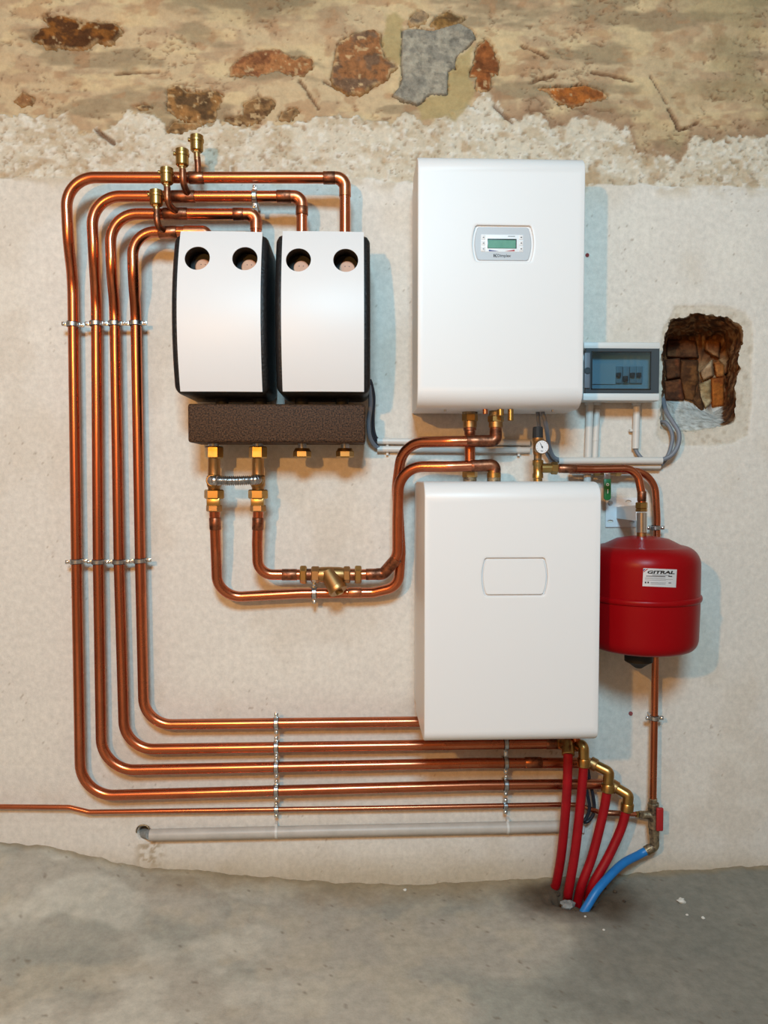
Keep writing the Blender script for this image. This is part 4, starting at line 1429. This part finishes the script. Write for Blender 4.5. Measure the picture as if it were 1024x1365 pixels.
def on_tank(px_, py_, lift):
    r0 = ray(px_, py_)
    R_ = TR * 0.985 + lift
    ox, oy = CAM.x - tc.x, CAM.y - tc.y
    A2, B2, C2 = r0.x ** 2 + r0.y ** 2, 2 * (ox * r0.x + oy * r0.y), ox * ox + oy * oy - R_ * R_
    t = (-B2 - math.sqrt(B2 * B2 - 4 * A2 * C2)) / (2 * A2)
    return CAM + r0 * t


def tank_patch(poly_px, lift, nsub=8):
    """rectangle (four pixel corners) laid on the shell"""
    mb = MB()
    (ax, ay), (bx_, by_), (cx, cy), (dx, dy) = poly_px
    for j in (0, 1):
        for i in range(nsub + 1):
            u = i / nsub
            if j == 0:
                q = (ax + (bx_ - ax) * u, ay + (by_ - ay) * u)
            else:
                q = (dx + (cx - dx) * u, dy + (cy - dy) * u)
            mb.v.append(on_tank(*q, lift))
    for i in range(nsub):
        mb.f.append((i, i + 1, nsub + 2 + i, nsub + 1 + i))
    n_ = len(mb.v)
    ax_ = Vector((tc.x, tc.y, 0))
    for p in list(mb.v):
        q = Vector((p.x, p.y, 0)) - ax_
        mb.v.append(p - q.normalized() * 0.0009)
    for i in range(nsub):
        mb.f.append((n_ + i, n_ + nsub + 1 + i, n_ + nsub + 2 + i, n_ + i + 1))
        mb.f.append((i, n_ + i, n_ + i + 1, i + 1))
        mb.f.append((nsub + 1 + i, nsub + 2 + i, n_ + nsub + 2 + i, n_ + nsub + 1 + i))
    mb.f.append((0, nsub + 1, n_ + nsub + 1, n_))
    mb.f.append((nsub, n_ + nsub, n_ + 2 * nsub + 1, 2 * nsub + 1))
    return mb


lab = part(tank, 'label', tank_patch([(857.8, 757.3), (902.6, 759.2), (901.2, 783.2), (856.6, 781.4)], 0.0008), 'foil', 'silver maker label')
LPX = lambda x, y: (840 + x / 9.1, 745 + y / 9.1)      # pixel of the 9.1-times crop


def strip(x0, y0, x1, y1, m_, nm='print_line'):
    sl = 0.028
    a = [LPX(x0, y0), LPX(x1, y0 + (x1 - x0) * sl), LPX(x1, y1 + (x1 - x0) * sl), LPX(x0, y1)]
    part(lab, nm, tank_patch(a, 0.0012, 4), m_)


part(lab, 'corner_stripe', tank_patch([LPX(166, 122), LPX(190, 122), LPX(166, 148), LPX(160, 148)], 0.0012, 2), 'ink_blue')
part(lab, 'corner_stripe', tank_patch([LPX(204, 122), LPX(222, 122), LPX(166, 164), LPX(164, 155)], 0.0012, 2), 'ink_red')
me_t = text(lab, 'lettering', 'GITRAL', 0.0105, (0, 0, 0), 'ink', bold=0.00045, xs=1.0, shear=0.18)
# lay the lettering on the curved shell
bbx = [v.co.x for v in me_t.data.vertices]
bbz = [v.co.z for v in me_t.data.vertices]
wl = wloc(lab)
mnx, mxx, mnz, mxz = min(bbx), max(bbx), min(bbz), max(bbz)
for v in me_t.data.vertices:
    u = (v.co.x - mnx) / (mxx - mnx)
    t = (v.co.z - mnz) / (mxz - mnz)
    front = (v.co.y + wl.y) < 0
    q = LPX(212 + u * 330, 180 - t * 40 + u * 6)
    v.co = on_tank(*q, 0.0014 if front else 0.0011) - wl
strip(270, 192, 480, 198, 'ink_grey')
strip(196, 204, 430, 212, 'ink')
strip(465, 206, 512, 216, 'ink')
for k, (xa, xb) in enumerate(((180, 430), (180, 520), (180, 435))):
    strip(xa, 226 + 14 * k, xb, 229 + 14 * k, 'ink_grey')
strip(250, 284, 435, 288, 'ink_grey')
strip(250, 300, 430, 304, 'ink_grey')
strip(468, 286, 500, 296, 'ink_grey')
strip(180, 276, 198, 296, 'ink')
strip(212, 276, 230, 296, 'ink')
# nipple and union on top
d = TD
Lt = lambda y: at(855.5, y, d)
part(tank, 'nipple', MB().cyl(Lt(710), Lt(683), px_len(7.4, d), n=22, bev=0.001), 'chrome', 'steel threaded nipple')
part(tank, 'neck', MB().cyl(Lt(716), Lt(701), px_len(6.6, d), n=20), 'brass_cast')
part(tank, 'union_nut', MB().hexn(Lt(682), Lt(678), px_len(8.2, d)), 'brass')
part(tank, 'union_nut', MB().hexn(Lt(678), Lt(669.5), px_len(8.4, d)), 'brass')
copper('copper pipe arching from the safety valve over to the red tank',
       [(742, 624.3, 0.19), (790, 625.5, 0.19), (849, 624.5, 0.20), (856, 660, TD), (855.5, 676, TD)], [0.1, 0.095, 0.1], 0.0118,
       joints=[((745, 624.4, .19), (768, 625, .19), 0.0012, 'copper_dark'), ((855.8, 655, TD), (855.6, 668, TD), 0.001, 'copper_dark')])
copper('copper filling pipe running down behind the red tank to the red-handled valve',
       [(760, 627, 0.05), (872.5, 628, 0.05), (876, 690, 0.05), (873.5, 900, 0.05), (870.5, 1075, 0.06)], [0.075, 0.3, 0.3], 0.0108)
clamp('steel clamp on the filling pipe, above the red tank', 873.8, 703.5, 0.05, 0.0108, 'z')
clamp('steel clamp on the filling pipe, below the red tank', 872.7, 957, 0.053, 0.0108, 'z')

# bracket
bk = thing('tank_bracket', 'white slotted steel bracket that holds the red tank', 'bracket', at(829, 700, 0.0))
p0, p1 = at(808, 663.5, 0.006), at(850.5, 702.5, 0.006)
bm = MB()
# back plate with slots: assembled as a filled outline with holes
bmm = bmesh.new()
edges = []
slots = [(813.5, 670.5, 3.0, 3.0), (838, 668.5, 4.2, 2.0), (813.8, 695, 4.2, 2.2), (842, 696, 4.2, 2.0)]
loops = [[(p0.x, p0.z), (p1.x, p0.z), (p1.x, p1.z), (p0.x, p1.z)]]
for (sx_, sy_, a_, b_) in slots:
    c = at(sx_, sy_, 0.006)
    loops.append([(c.x + px_len(a_, 0) * math.cos(t) , c.z + px_len(b_, 0) * math.sin(t)) for t in [2 * math.pi * i / 14 for i in range(14)]])
for lp in loops:
    vv = [bmm.verts.new((a_, -0.006, b_)) for a_, b_ in lp]
    for i in range(len(vv)):
        edges.append(bmm.edges.new((vv[i], vv[(i + 1) % len(vv)])))
r_ = bmesh.ops.triangle_fill(bmm, use_beauty=True, use_dissolve=False, edges=edges)
ex = bmesh.ops.extrude_face_region(bmm, geom=[f for f in bmm.faces])
for v in [g for g in ex['geom'] if isinstance(g, bmesh.types.BMVert)]:
    v.co.y = -0.002
bmesh.ops.recalc_face_normals(bmm, faces=bmm.faces)
mb_ = MB()
bmm.verts.index_update()
mb_.add([v.co.copy() for v in bmm.verts], [tuple(v.index for v in f.verts) for f in bmm.faces])
bmm.free()
part(bk, 'back_plate', mb_, 'white_steel')
part(bk, 'screw', MB().rev([(0, 0), (0.008, 0), (0.008, 0.003), (0.0055, 0.006), (0, 0.006)], at(813.5, 670.5, 0.006), (0, -1, 0), 12), 'zinc')
q = [at(821, 676, 0.006), at(821, 693, 0.006)]
arm_y = -(TD - 0.02)
tgt = at(852, 688, TD)
arm = MB()
for z_off, thick in ((0.0, 0.004),):
    a0, a1 = at(822, 677, 0.006), at(848, 675, TD)
    b0, b1 = at(822, 691, 0.006), at(848, 694, TD)
    c0_, c1_ = at(841, 677, 0.006), at(853, 675, TD)
    arm.prism([a0, a1, b1, b0], (0.003, 0, 0))
    arm.prism([a0, a1, c1_, c0_], (0, 0, 0.003))
part(bk, 'arm', arm, 'white_steel')
part(bk, 'fork', MB().box(at(853, 687, TD - 0.012), (px_len(13, TD), 0.012, 0.004)), 'white_steel')

# green-handled ball valve in the filling pipe
d = 0.05
bv = thing('ball_valve', 'ball valve with a green lever above the tank bracket', 'valve', at(810, 628, d))
part(bv, 'body', MB().rev([(0, 0), (.012, 0), (.0145, .004), (.0145, .05), (.012, .054), (0, .054)], at(798, 627.7, d), (1, 0, 0), 18), 'brass_cast')
part(bv, 'hex_end', MB().hexn(at(792, 627.6, d), at(800, 627.7, d), 0.0155), 'brass')
part(bv, 'hex_end', MB().hexn(at(820, 627.9, d), at(828, 628, d), 0.0155), 'brass')
lv = MB()
lv.box(at(809.5, 634, d + 0.026), (px_len(8, d), 0.004, px_len(14, d)))
part(bv, 'lever', lv, 'zinc', bevel=0.001)
part(bv, 'lever_nut', MB().cyl(at(809.5, 630, d + 0.010), at(809.5, 630, d + 0.034), 0.006, n=6), 'zinc')
gr = []
for t in range(0, 181, 20):
    a = math.radians(t)
    gr.append(at(810.3 + 4.6 * math.cos(a), 663 + 4 * math.sin(a), d + 0.03))
gr = [at(805.6, 638.5, d + 0.03), at(814.8, 638.5, d + 0.03)] + gr
grip = part(bv, 'grip', MB().prism(gr, (0, 0.009, 0)), 'lever_green', 'green plastic lever grip', bevel=0.0015)
part(grip, 'print', MB().rev([(0.0026, 0), (0.0044, 0), (0.0044, 0.0006), (0.0026, 0.0006), (0.0026, 0)], at(810.2, 646, d + 0.0300), (0, -1, 0), 14), 'white_panel')
part(grip, 'print', MB().box(at(810.4, 655, d + 0.0304), (0.0022, 0.0006, 0.013)), 'white_panel')

# ------------------------------------------------------------------ filling valve, blue hose
d = 0.06
fv = thing('filling_valve', 'weathered brass filling valve with a red lever, above the blue hose', 'valve', at(872, 1128, d))
part(fv, 'union_nut', MB().hexn(at(870.7, 1064, d), at(871, 1071, d), px_len(5.8, d)), 'brass_dirty')
part(fv, 'upper_nut', MB().hexn(at(871, 1070, d), at(871.5, 1079, d), px_len(8, d)), 'brass_dirty')
part(fv, 'body', MB().rev([(0, 0), (px_len(7.5, d), 0), (px_len(6.8, d), px_len(12, d)), (px_len(8, d), px_len(26, d)), (0, px_len(26, d))], at(871, 1078, d), at(872, 1104, d) - at(871, 1078, d), 16), 'brass_dirty')
part(fv, 'side_branch', MB().cyl(at(869, 1086.5, d), at(856, 1086, d), px_len(6.5, d), px_len(5, d), n=14), 'brass_dirty')
part(fv, 'side_nut', MB().hexn(at(857.5, 1086, d), at(852, 1085.8, d), px_len(5.6, d)), 'brass_dirty')
part(fv, 'side_nut', MB().hexn(at(851, 1085.8, d), at(847.5, 1085.6, d), px_len(4.6, d)), 'brass')
part(fv, 'lower_nut', MB().hexn(at(872, 1103, d), at(872.3, 1113, d), px_len(7.5, d)), 'brass_dirty')
part(fv, 'tail', MB().tube(path([at(872.3, 1112, d), at(872.5, 1128, d), at(861, 1134.5, d)], 0.012), px_len(6.6, d), 14), 'brass_dirty', angle=60)
part(fv, 'hose_clip', MB().hexn(at(867.5, 1131, d), at(861.5, 1134.3, d), px_len(6.8, d)), 'brass')
red = MB().box(at(879.5, 1092, d + 0.022), (px_len(9.5, d), px_len(5, d), px_len(32, d)))
part(fv, 'lever', red, 'lever_red', 'red lever', bevel=0.004, segs=3)
part(fv, 'lever_stem', MB().cyl(at(872.5, 1086, d), at(878, 1086, d + 0.018), 0.005, n=10), 'brass_dirty')
f1 = at_floor(775, 1223, -0.01)
single('blue_hose', MB().tube(smooth_path([at(862.5, 1133.8, d), at(851, 1140, d + 0.004), at(828, 1153, d + 0.045), at(800, 1182, d + 0.105), at(786, 1203, 0.185), f1, f1 + Vector((-0.02, -0.004, -0.07))], 6), px_len(5.6, 0.08), 18), 'hose_blue',
       'bright blue hose curving from the filling valve into the floor', 'hose', angle=60)

# ------------------------------------------------------------------ red hoses with brass elbows
HD = 0.125
RED = [('red plastic hose nearest the grey waste pipe, first of the four', [(757.5, 1003, HD), (755.5, 1060, HD), (749.5, 1130, HD * .8), (742, 1176, 0.075)], (738.5, 1184)),
       ('red plastic hose second from the grey waste pipe', [(778.5, 1018, HD), (775, 1060, HD), (767.5, 1130, HD), (758.5, 1185, 0.12)], (757, 1196)),
       ('red plastic hose third from the grey waste pipe', [(810, 1052, 0.10), (804, 1085, 0.10), (790, 1140, 0.11), (776, 1178, 0.12)], (771.5, 1197)),
       ('red plastic hose nearest the blue hose, last of the four', [(835.5, 1078, 0.10), (828, 1105, 0.10), (811, 1142, 0.11), (791, 1178, 0.12)], (785, 1195))]
ELB = [[(749, 991, 0.06), (757.5, 990.5, HD - 0.02), (757.8, 1004, HD)], [(768, 993, 0.085), (778, 993, HD), (778.6, 1019, HD)],
       [(790, 1018, 0.075), (812, 1029, 0.10), (810.3, 1053, 0.10)], [(818, 1048, 0.075), (838, 1060, 0.10), (835.8, 1079, 0.10)]]
for i, (label, pts, ft) in enumerate(RED):
    P = [at(*p) for p in pts]
    F = at_floor(*ft)
    P += [F, F + (F - P[-1]).normalized() * 0.075]
    r_h = px_len(6.3, 0.11)
    o = single('red_hose', MB().tube(smooth_path(P, 6), r_h, 18), 'hose_red', label, 'hose', 'red hoses rising from the floor', origin=P[0], angle=60)
    e = ELB[i]
    el = thing('brass_elbow', ['brass elbow on top of the first red hose, under the edge of the white unit', 'brass elbow on top of the second red hose, its highest shiny one',
                               'brass elbow on top of the third red hose', 'brass elbow on top of the red hose beside the blue one'][i], 'elbow', at(*e[2]), 'brass elbows on the red hoses')
    E = [at(*p) for p in e]
    part(el, 'bend', MB().tube(path(E, 0.010, 0.2), px_len(7.3, HD), 18), 'brass', angle=60)
    dn = (E[2] - E[1]).normalized()
    part(el, 'hose_socket', MB().rev([(0, -0.002), (px_len(8.2, HD), 0), (px_len(8.8, HD), 0.002), (px_len(8.8, HD), 0.024), (px_len(8, HD), 0.026), (0, 0.026)], E[2] - dn * 0.020, dn, 22), 'brass')
    dn2 = (E[0] - E[1]).normalized()
    part(el, 'pipe_socket', MB().rev([(0, 0), (px_len(8.4, HD), 0), (px_len(9, HD), 0.003), (px_len(9, HD), 0.020), (px_len(8, HD), 0.022), (0, 0.022)], E[0] - dn2 * 0.014, dn2, 22), 'brass_cast')

# cables behind the hoses
for i, (pts, lb) in enumerate(((((783, 1015), (786, 1040), (791, 1062), (792, 1082), (785, 1094), (778, 1096)), 'black cable loop behind the red hoses, outer strand'),
                               (((782, 1020), (782, 1050), (786, 1075), (783, 1088), (779, 1094)), 'black cable loop behind the red hoses, inner strand'))):
    P = [at(x, y, 0.04 + 0.012 * i) for x, y in pts]
    single('cable', MB().tube(smooth_path(P, 6), 0.0055, 10), 'cable_black', lb, 'cable', angle=60)

# ------------------------------------------------------------------ grey waste pipe
wp = thing('waste_pipe', 'long grey plastic waste pipe low on the wall, below the copper pipes', 'pipe', at(200, 1113, 0.024))
part(wp, 'tube', MB().tube([at(200, 1113, 0.024), at(420, 1108, 0.024), at(747, 1101.5, 0.024)], px_len(7.6, 0.02), 22), 'pvc_grey', angle=60)
for a, b in (((367, 1109.2), (370, 1109.1)), ((675, 1103.0), (678, 1102.9))):
    part(wp, 'clip', MB().cyl(at(*a, 0.024), at(*b, 0.024), px_len(8.2, 0.02), n=22), 'pvc_light')
    part(wp, 'clip_lug', MB().box(at(a[0] + 1.5, a[1] - 10, 0.012), (0.008, 0.024, 0.014)), 'pvc_light')
single('pipe_stub', MB().cyl(at(191, 1111, -0.025), at(200, 1113, 0.012), px_len(6.4, 0.0), n=14), 'mortar_grey', 'dirty grey stub in the wall hole at the end of the waste pipe', 'pipe')
single('conduit_end', MB().cyl(at(777, 1099, 0.012), at(777, 1109, 0.012), 0.007, n=12), 'pvc_light', 'short light grey conduit end behind the red hoses', 'conduit')

# ------------------------------------------------------------------ conduits and cables
CD = [('light grey conduit, upper of the pair running right from the manifold', [(503, 588, 0.014), (706, 590, 0.014)], 4.3),
      ('light grey conduit, lower of the pair running right from the manifold', [(503, 598.5, 0.014), (706, 600, 0.014)], 4.3),
      ('wider grey conduit dropping from the fuse box behind the white unit', [(786.5, 540, 0.022), (784, 612, 0.022), (782.5, 660, 0.022)], 5.0),
      ('grey conduit dropping from the fuse box, right of the wider one', [(796, 546, 0.020), (793, 610.5, 0.020)], 4.3),
      ('short grey conduit below the right end of the fuse box', [(849, 540, 0.02), (847.5, 598, 0.02)], 4.6),
      ('grey conduit, front one of the pair below the fuse box running right', [(744.5, 614.5, 0.045), (882.5, 614, 0.045)], 4.8),
      ('grey conduit, lower rear one of the pair below the fuse box', [(752, 620.5, 0.026), (880, 621.5, 0.026)], 4.0)]
CLIPS = [[0.066], [0.066, 0.93], [0.62], [0.62], [0.58], [], []]
for (lb, pts, r_), cl in zip(CD, CLIPS):
    P = [at(*p) for p in pts]
    root = thing('conduit', lb, 'conduit', P[0], 'grey cable conduits')
    rr = px_len(r_, 0.02)
    mb = MB()
    mb.tube(P, rr, 16, caps=False)
    mb.tube(P, rr * 0.82, 16, caps=False)
    part(root, 'tube', mb, 'pvc_light', angle=60)
    for c in cl:
        q = P[0].lerp(P[-1], c)
        ax = (P[-1] - P[0]).normalized()
        part(root, 'clip', MB().cyl(q - ax * 0.004, q + ax * 0.004, rr + 0.0011, n=18), 'pvc_light')
        if abs(ax.x) > 0.7:
            part(root, 'clip_foot', MB().box(q + Vector((0, 0.006, -rr - 0.004)), (0.007, 0.012, 0.009)), 'pvc_light')
        else:
            part(root, 'clip_foot', MB().box(q + Vector((-rr - 0.004, 0.006, 0)), (0.009, 0.012, 0.007)), 'pvc_light')
CAB = [('dark cable from the pump group into the upper conduit', [(492.5, 506, 0.07), (495, 513, 0.068), (498, 530, 0.055), (497, 552, 0.04), (497.5, 572, 0.022), (502, 585, 0.014), (512, 588.2, 0.014)], 2.8, 'cable_black'),
       ('grey cable from the pump group into the lower conduit', [(492, 514, 0.10), (493, 522, 0.10), (494, 540, 0.085), (491.5, 562, 0.07), (493, 582, 0.045), (501, 595, 0.02), (512, 598.5, 0.014)], 2.9, 'cable_grey'),
       ('thin dark cable between the two pump group cables', [(492, 509, 0.088), (494, 517, 0.085), (496, 535, 0.072), (494, 558, 0.056), (495, 577, 0.034), (499.5, 588, 0.024), (503, 592.8, 0.016)], 1.6, 'cable_black'),
       ('grey cable hanging from the display unit, front strand', [(723, 549, 0.16), (727, 562, 0.16), (730, 580, 0.12), (733, 598, 0.07), (739, 610, 0.05), (752, 614.5, 0.045)], 2.8, 'cable_grey'),
       ('grey cable hanging from the display unit, rear strand', [(717, 549, 0.15), (718, 562, 0.14), (721, 580, 0.09), (727, 600, 0.045), (737, 615, 0.028), (752, 620.5, 0.026)], 2.6, 'cable_grey'),
       ('grey cable looping out of the wall hole, outer strand', [(884, 532, -0.04), (888, 548, 0.005), (897, 563, 0.03), (905, 577, 0.045), (904, 593, 0.05), (896, 606, 0.05), (884, 612.5, 0.046), (872, 614, 0.045)], 3.1, 'cable_grey'),
       ('grey cable looping out of the wall hole, inner strand', [(880, 563, -0.02), (887, 563, 0.006), (893, 570, 0.018), (896.5, 582, 0.022), (894.5, 596, 0.024), (890, 608, 0.026), (882, 619, 0.026), (872, 621.3, 0.026)], 2.7, 'cable_grey'),
       ('grey cable leaving the short conduit below the fuse box', [(847.6, 592, 0.02), (847.8, 600, 0.02), (852, 607, 0.025), (858, 613, 0.034)], 2.6, 'cable_grey')]
for lb, pts, r_, m_ in CAB:
    single('cable', MB().tube(smooth_path([at(*p) for p in pts], 7), px_len(r_, 0.05), 12), m_, lb, 'cable', angle=60)

# ------------------------------------------------------------------ fuse box
FD = 0.105
fa, fb = at(777, 456, 0.07), at(880.5, 537, FD)
fx0, fx1 = at(778, 500, FD).x, at(880, 500, FD).x
fz0, fz1 = at(830, 534, FD).z, at(830, 456, FD).z
fbx = thing('fuse_box', 'light grey fuse box with a smoked hinged cover beside the display unit', 'fuse box', ((fx0 + fx1) / 2, 0, fz0))
xc, zc = (fx0 + fx1) / 2, (fz0 + fz1) / 2
part(fbx, 'base', MB().box((xc, -0.025, zc), (fx1 - fx0 - 0.006, 0.046, fz1 - fz0 - 0.006)), 'box_grey', bevel=0.004)
cz0, cz1 = at(830, 527, FD).z, at(830, 463, FD).z
# front frame: top and bottom rails and side strips round the window
fr_ = MB()
mz0, mz1 = at(830, 524, FD).z, at(830, 465, FD).z
fr_.box((xc, -(FD + 0.044) / 2, (fz0 + mz0) / 2), (fx1 - fx0, FD - 0.044, mz0 - fz0))
part(fbx, 'lower_housing', fr_, 'box_grey', bevel=0.004)
part(fbx, 'upper_housing', MB().box((xc, -(FD + 0.044) / 2, (fz1 + mz1) / 2), (fx1 - fx0, FD - 0.044, fz1 - mz1)), 'box_grey', bevel=0.004)
part(fbx, 'inner_plate', MB().box((xc, -0.056, (mz0 + mz1) / 2), (fx1 - fx0 - 0.008, 0.02, mz1 - mz0)), 'breaker_plate')
KP = lambda x, y, d: at(770 + x / 8.533, 445 + y / 8.533, d)


def kbox(a, b, d, t):
    p, q = KP(*a, d), KP(*b, d)
    return MB().box(((p.x + q.x) / 2, -(d - t / 2), (p.z + q.z) / 2), (abs(q.x - p.x), t, abs(q.z - p.z)))


part(fbx, 'blanking_label', kbox((150, 335), (432, 572), 0.071, 0.005), 'white_panel', 'white blank label inside the cover')
for x in (440, 520, 600, 672):
    br = part(fbx, 'breaker', kbox((x, 370), (x + 68, 560), 0.076, 0.012), 'breaker', bevel=0.001)
    part(br, 'toggle', kbox((x + 12, 440 if x != 520 else 478), (x + 56, 490 if x != 520 else 540), 0.088, 0.013), 'ink', bevel=0.001)
for x in (525, 600, 675):
    part(fbx, 'marking', kbox((x, 255), (x + 36, 350), 0.0674, 0.0016), 'white_panel')
# smoked cover: raised clear window in a darker rim
wx0, wx1 = KP(95, 400, FD).x, KP(932, 400, FD).x
wz0, wz1 = KP(500, 672, FD).z, KP(500, 160, FD).z
ix0, ix1 = KP(158, 400, FD).x, KP(835, 400, FD).x
iz0, iz1 = KP(500, 632, FD).z, KP(500, 200, FD).z
rim_ = MB()
dc_ = FD - 0.004
for (a0, a1, b0, b1) in ((wx0, ix0, wz0, wz1), (ix1, wx1, wz0, wz1), (ix0, ix1, wz0, iz0), (ix0, ix1, iz1, wz1)):
    rim_.box(((a0 + a1) / 2, -(dc_), (b0 + b1) / 2), (a1 - a0, 0.006, b1 - b0))
cov = part(fbx, 'cover', rim_, 'smoked_frame', 'smoked hinged cover')
part(cov, 'window_pane', MB().box(((ix0 + ix1) / 2, -FD + 0.0015, (iz0 + iz1) / 2), (ix1 - ix0, 0.003, iz1 - iz0)), 'smoked_cover', 'smoked clear pane')
gk = MB()
e_ = 0.0022
for (a0, a1, b0, b1) in ((ix0, ix0 + e_, iz0, iz1), (ix1 - e_, ix1, iz0, iz1), (ix0, ix1, iz0, iz0 + e_), (ix0, ix1, iz1 - e_, iz1)):
    gk.box(((a0 + a1) / 2, -FD - 0.0005, (b0 + b1) / 2), (a1 - a0, 0.004, b1 - b0))
part(cov, 'pane_rim', gk, 'rubber')
lt = KP(112, 420, FD + 0.004)
lat = part(cov, 'latch', MB().box(((KP(82, 0, FD).x + KP(140, 0, FD).x) / 2, -FD - 0.001, (KP(0, 215, FD).z + KP(0, 620, FD).z) / 2), (px_len(7.4, FD), 0.008, px_len(47, FD))), 'cable_grey', bevel=0.002)
part(lat, 'knob', MB().rev([(0, 0), (px_len(4.4, FD), 0), (px_len(4.4, FD), 0.003), (px_len(3.6, FD), 0.004), (px_len(3.4, FD), 0.003), (0, 0.003)], lt, (0, -1, 0), 20), 'smoked_frame')
for x in (786, 796, 849):
    p = at(x, 541, 0.03)
    part(fbx, 'cable_gland', MB().cyl((p.x, -0.026, fz0 + 0.006), (p.x, -0.026, fz0 - 0.006), 0.0135, n=16), 'box_grey')

# ------------------------------------------------------------------ small things
single('wall_plug', MB().cyl(at(783, 340, -0.004), at(783, 340, 0.003), 0.006, n=10), 'plug_red', 'small red wall plug right of the display unit', 'wall plug')
single('wall_plug', MB().cyl(at(841, 951, -0.004), at(841, 951, 0.003), 0.0065, n=10), 'plug_red', 'small red wall plug below the red tank', 'wall plug')
rnd = random.Random(5)


def chip(px_, py_, r_, m_, lb, grp=None, name='plaster_chip', cat='chip'):
    c = at_floor(px_, py_, 0.0)
    ii = (np.abs(FX - c.x) + np.abs(FY - c.y)).argmin()
    c.z = FZ[ii]
    mb = MB()
    mb.sph((0, 0, 0), r_, 8, 5)
    mb.v = [c + Vector((p.x * rnd.uniform(.7, 1.25), p.y * rnd.uniform(.7, 1.2), p.z * rnd.uniform(.4, .75) + r_ * 0.35)) for p in mb.v]
    return single(name, mb, m_, lb, cat, grp, origin=c, angle=15)


mat('chip_white', C(214, 210, 200), 0.9)
chip(908, 1210, 0.013, 'chip_white', 'largest white plaster chip on the floor, right of the blue hose')
CR = [(805, 1242, 0.004, 'tiny white crumb on the floor, below the blue hose'), (937, 1230, 0.006, 'white crumb on the floor, rightmost of the pale ones'),
      (916, 1226, 0.0045, 'tiny white crumb just below the largest plaster chip'), (780, 1226, 0.004, 'tiny white crumb at the foot of the blue hose'),
      (540, 1185, 0.006, 'lone grey crumb by the wall under the plain white unit'), (409, 1178, 0.007, 'lone grey crumb by the wall, below the left clamp column'),
      (820, 1195, 0.007, 'brown clod right of the blue hose, middle of three'), (806, 1190, 0.006, 'brown clod right of the blue hose, nearest the hose'),
      (832, 1207, 0.006, 'brown clod right of the blue hose, farthest of three'), (895, 1168, 0.008, 'brown clod against the wall below the filling valve'),
      (250, 1159, 0.007, 'grey crumb against the wall below the waste pipe, left of two'), (264, 1161, 0.006, 'grey crumb against the wall below the waste pipe, right of two')]
for px_, py_, r_, lb in CR:
    chip(px_, py_, r_, 'chip_white' if 'white' in lb else ('dirt' if 'brown' in lb else 'mortar_grey'), lb, 'crumbs on the floor', 'mortar_crumb', 'crumb')
def lump(px_, py_, r_, m_, lb, name, z=0.0):
    c = at_floor(px_, py_, z)
    mb = MB()
    mb.sph((0, 0, 0), r_, 12, 8)
    mb.v = [c + Vector((p.x * rnd.uniform(.85, 1.25), p.y * rnd.uniform(.8, 1.15), p.z * rnd.uniform(.45, .75) + r_ * 0.1)) for p in mb.v]
    return single(name, mb, m_, lb, 'lump', None, origin=c, angle=15)


lump(757, 1207, 0.021, 'mortar_grey', 'grey mortar lump at the foot of the red hoses', 'mortar_lump', 0.002)
lump(741, 1192, 0.016, 'dirt', 'dark dirt lump at the foot of the first red hose', 'dirt_lump', 0.0)
lump(768, 1216, 0.017, 'dirt', 'dark dirt lump left of the foot of the blue hose', 'dirt_lump', 0.0)
lump(793, 1207, 0.016, 'dirt', 'dark dirt lump right of the foot of the blue hose', 'dirt_lump', 0.0)
lump(806, 1197, 0.013, 'dirt', 'smaller dark dirt lump right of the blue hose, nearer the wall', 'dirt_lump', 0.0)
